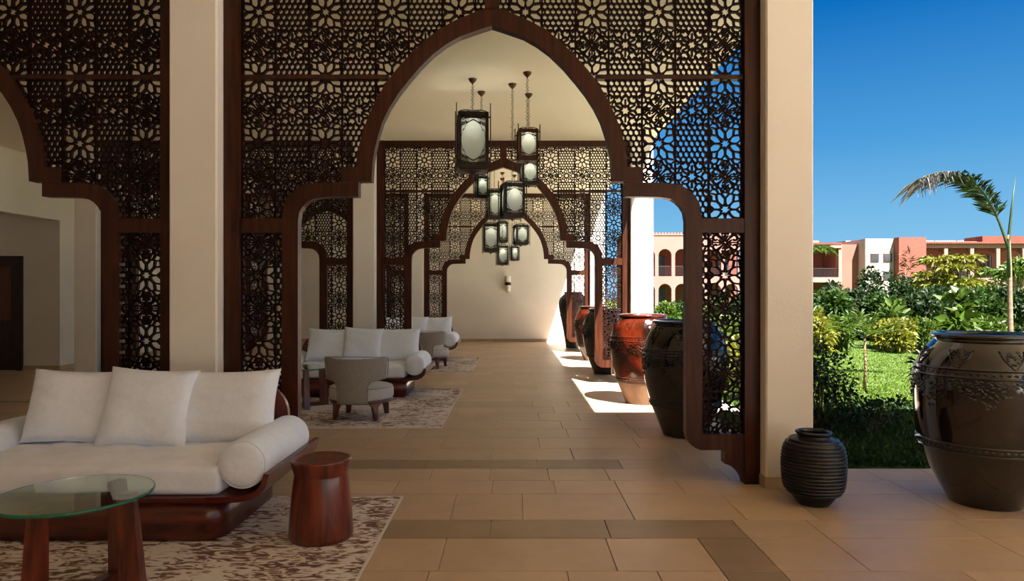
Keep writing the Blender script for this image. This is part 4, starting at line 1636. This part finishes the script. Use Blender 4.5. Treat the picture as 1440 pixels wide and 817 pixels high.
bush('garden_shrub', 'shrub', 'yellow-green shrub beside the apron, seen through the lowest part of the right lattice', 3.3, 9.3, 0.42, 0.4, 0.85, 900, 0.12, 0.05, 'leaf_yellow', 'garden shrubs behind the colonnade')
bush('garden_shrub', 'shrub', 'fresh green shrub behind the lattice, right beside the black-brown jar', 3.45, 10.6, 0.5, 0.45, 1.1, 900, 0.14, 0.05, 'leaf_light', 'garden shrubs behind the colonnade')
# greenery seen between the pillars and through the lattice
for i, (px, yt, d, hp, m_, lab) in enumerate([
        (935, 427, 27, 26, 'leaf_light', 'light green shrub right of the sunlit pillar, below the arcades'),
        (972, 424, 28, 26, 'leaf_mid', 'mid-green shrub above the black-brown jar, below the arcades'),
        (1012, 420, 26, 28, 'leaf_mid', 'mid-green shrub seen through the lower right lattice panel'),
        (1050, 415, 25, 30, 'leaf_dark', 'dark shrub behind the right edge of the nearest screen'),
        (1000, 455, 15, 36, 'leaf_yellow', 'yellow shrub seen through the lattice just above the black-brown jar'),
        (1045, 450, 14, 40, 'leaf_light', 'light green shrub behind the lattice and the right pillar'),
        (1090, 440, 19, 50, 'leaf_mid', 'mid-green shrub hidden behind the right pillar'),
        (900, 432, 30, 24, 'leaf_mid', 'mid-green shrub mostly behind the sunlit pillar')]):
    pbush('garden_shrub', 'shrub', lab, px, yt, d, hp, 1400, 0.2, 0.08, m_, 'garden shrubs behind the colonnade', lumps=10)


# ------------------------------------------------------------------ pink houses
HD = 60.0
k6 = HD / F


def wx(x):
    return (x - VX) * k6


def wz(y):
    return H - (y - VY) * k6


def pxbox(x0, x1, y0, y1, d0, d1):
    return MB().box(wx(x0), wx(x1), HD + d0, HD + d1, max(-0.02, wz(y1)), wz(y0))


# arcaded house between the pillars
t = thing('arcade_house', 'pale pink two-storey house with rows of round arches', 'building')
pitch, aw = 23.3, 18.5
ax0 = 926 - 23.3 * 2
nb = 7
W0, W1 = ax0 - 6, ax0 + pitch * nb + 4
zg, z1a, z1b, z2a, z2b, zt_ = -0.02, wz(424.5), wz(399), wz(388.5), wz(350), wz(331)
for (sill, top, floor_z, ceil_z) in ((0.0, z1b, -0.02, wz(392)), (z2a, z2b, wz(392), zt_)):
    q = MB()
    R = aw * k6 / 2
    for i in range(nb):
        cx = wx(ax0 + i * pitch + aw / 2)
        xl, xr = wx(ax0 + i * pitch - (pitch - aw) / 2), wx(ax0 + i * pitch + aw + (pitch - aw) / 2)
        zs_ = top - R
        q.box(xl, cx - R, HD, HD + 0.4, floor_z, ceil_z)
        q.box(cx + R, xr, HD, HD + 0.4, floor_z, ceil_z)
        if sill > floor_z + 0.02:
            q.box(cx - R, cx + R, HD, HD + 0.4, floor_z, sill)
        A = [(cx + R * math.cos(PI * s_ / 12), zs_ + R * math.sin(PI * s_ / 12)) for s_ in range(13)]
        B = [(p_[0], ceil_z) for p_ in A]
        q.strip(A, B, HD, HD + 0.4)
    q.build('arcade_wall', 'arcade_pink', t)
q = MB().box(wx(W0), wx(W1), HD - 0.06, HD + 0.5, zt_, zt_ + 0.12)
q.build('parapet', 'arcade_pink', t)
for i in range(40):
    cx = wx(W0) + (wx(W1) - wx(W0)) * (i + 0.5) / 40
    MB().box(cx - 0.1, cx + 0.1, HD - 0.05, HD + 0.3, zt_ + 0.12, zt_ + 0.25).build('merlon', 'arcade_pink', t)
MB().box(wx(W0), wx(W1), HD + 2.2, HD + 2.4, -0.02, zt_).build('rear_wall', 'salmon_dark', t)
MB().box(wx(W0), wx(W1), HD + 0.4, HD + 2.2, wz(392), wz(390)).build('balcony_floor', 'arcade_pink', t)
MB().box(wx(W0), wx(W1), HD + 0.4, HD + 2.2, zt_ - 0.2, zt_).build('roof_slab', 'arcade_pink', t)
for i in range(nb):
    cx = wx(ax0 + i * pitch + aw / 2)
    R = aw * k6 / 2
    if i % 2 == 0:
        MB().box(cx - 0.45, cx + 0.45, HD + 2.15, HD + 2.2, wz(388), wz(358)).build('window', 'window_dark', t)
        MB().box(cx - 0.45, cx + 0.45, HD + 2.15, HD + 2.2, 0.2, wz(404)).build('window', 'window_dark', t)
    q = MB().box(cx - R, cx + R, HD + 0.1, HD + 0.14, z2a + 0.85, z2a + 0.92)
    for s_ in range(9):
        xx_ = cx - R + (s_ + 0.5) * 2 * R / 9
        q.box(xx_ - 0.015, xx_ + 0.015, HD + 0.1, HD + 0.13, z2a, z2a + 0.88)
    q.build('railing', 'rail_dark', t)

# house with the left loggia and plain salmon wall
t = thing('loggia_house', 'salmon house with a small loggia beside the right pillar', 'building')
pxbox(1085, 1182, 344, 349, -0.3, 4).build('roof_slab', 'pink_wall', t)
pxbox(1085, 1181, 341.5, 344, -0.35, 4).build('roof_edge', 'roof_tile', t)
pxbox(1110, 1166, 336, 342, 2, 5).build('roof_block', 'pink_wall', t)
for x in (1095, 1136, 1178):
    pxbox(x, x + 4.5, 349, 470, -0.2, 0.4).build('column', 'pink_wall', t)
pxbox(1085, 1182, 390, 397, -0.25, 4).build('balcony_floor', 'pink_wall', t)
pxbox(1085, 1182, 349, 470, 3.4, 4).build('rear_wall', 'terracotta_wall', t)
pxbox(1141, 1150, 356, 388, 3.3, 3.4).build('window', 'window_dark', t)
pxbox(1120, 1133, 356, 388, 3.3, 3.4).build('window', 'window_dark', t)
q = pxbox(1099, 1178, 377, 378, -0.05, 0.05)
for s_ in range(40):
    x = 1099 + 79 * (s_ + 0.5) / 40
    q.box(wx(x) - 0.015, wx(x) + 0.015, HD - 0.02, HD + 0.02, wz(390), wz(377))
q.build('railing', 'rail_dark', t)
q = MB()
for s_ in range(3):
    for x0, x1 in ((1099, 1136), (1140, 1178)):
        pass
for x0, x1 in ((1099.5, 1136), (1140.5, 1178)):
    n_ = 16
    A = [(wx(x0 + (x1 - x0) * s_ / n_), wz(349)) for s_ in range(n_ + 1)]
    B = [(wx(x0 + (x1 - x0) * s_ / n_), wz(352.5 + 4.5 * abs(2 * s_ / n_ - 1) ** 2 + 1.0 * math.cos(s_ * PI))) for s_ in range(n_ + 1)]
    MB().strip(A, B, HD, HD + 0.12).build('valance', 'roof_tile', t)
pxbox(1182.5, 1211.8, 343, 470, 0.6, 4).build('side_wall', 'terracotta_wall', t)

# white stair block with square windows and the deep salmon wall
t = thing('stair_block_house', 'white house block with small square brown windows and deep salmon wall', 'building')
pxbox(1212, 1251.5, 336.5, 470, -0.6, 4).build('white_wall', 'white_wall', t)
for x0, x1, y0, y1 in ((1219, 1230.5, 357, 369), (1237, 1248.5, 357, 369), (1219, 1230.5, 382, 394), (1237, 1248.5, 382, 394)):
    w_ = pxbox(x0, x1, y0, y1, -0.66, -0.6).build('window', 'window_brown', t)
    pxbox(x0 + 1.2, (x0 + x1) / 2 - 0.5, y0 + 1.2, y1 - 1, -0.68, -0.66).build('pane', 'window_dark', w_)
    pxbox((x0 + x1) / 2 + 0.5, x1 - 1.2, y0 + 1.2, y1 - 1, -0.68, -0.66).build('pane', 'window_dark', w_)
pxbox(1251.5, 1289, 335.5, 470, -1.4, 4).build('salmon_wall', 'salmon_dark', t)
pxbox(1222, 1268, 333.5, 337, 4.2, 8).build('roof_block', 'white_wall', t)

# long house with columned loggias
t = thing('columned_house', 'pink two-storey house with columned loggias and tiled roof edge', 'building')
pxbox(1289.5, 1460, 344, 348.5, -0.4, 4).build('roof_slab', 'pink_wall', t)
pxbox(1289.5, 1460, 341, 344, -0.55, 4).build('roof_edge', 'roof_tile', t)
for s_ in range(58):
    x = 1291 + s_ * 3
    MB().tube([(wx(x), HD - 0.62, wz(343)), (wx(x), HD + 0.3, wz(340.6))], 0.08, 6).build('roof_tile', 'roof_tile', t)
for s_ in range(5):
    pxbox(1291 + s_ * 33, 1322 + s_ * 33, 333, 339, 4.2, 7).build('roof_block', 'white_wall', t)
pxbox(1291, 1460, 337, 341, 2, 4).build('parapet', 'pink_wall', t)
pxbox(1398, 1470, 330, 341, 1.5, 4).build('terracotta_roof', 'roof_tile', t)
for x in (1289.5, 1324.5, 1361, 1397.5, 1434):
    pxbox(x, x + 5, 348.5, 470, -0.35, 0.25).build('column', 'pink_wall', t)
pxbox(1289.5, 1460, 391, 397, -0.3, 4).build('balcony_floor', 'pink_wall', t)
pxbox(1289.5, 1460, 348.5, 470, 2.4, 4).build('rear_wall', 'terracotta_wall', t)
for i, x in enumerate((1293, 1329.5, 1366, 1402.5)):
    n_ = 16
    x1 = x + 31.5
    A = [(wx(x + 31.5 * s_ / n_), wz(348.5)) for s_ in range(n_ + 1)]
    B = [(wx(x + 31.5 * s_ / n_), wz(351 + 4.5 * abs(2 * s_ / n_ - 1) ** 2 + 1.0 * math.cos(s_ * PI))) for s_ in range(n_ + 1)]
    MB().strip(A, B, HD - 0.1, HD + 0.02).build('valance', 'roof_tile', t)
    if i != 1:
        w_ = pxbox(x + 3, x + 27, 357, 390, 2.3, 2.4).build('window', 'window_dark', t)
        for s_ in range(3):
            pxbox(x + 9 + s_ * 6, x + 9.7 + s_ * 6, 357, 390, 2.25, 2.3).build('mullion', 'white_wall', w_)
    q = pxbox(x, x1, 377.5, 378.3, -0.05, 0.05)
    for s_ in range(18):
        xx_ = x + 31.5 * (s_ + 0.5) / 18
        q.box(wx(xx_) - 0.015, wx(xx_) + 0.015, HD - 0.02, HD + 0.02, wz(391), wz(378))
    q.build('railing', 'rail_dark', t)
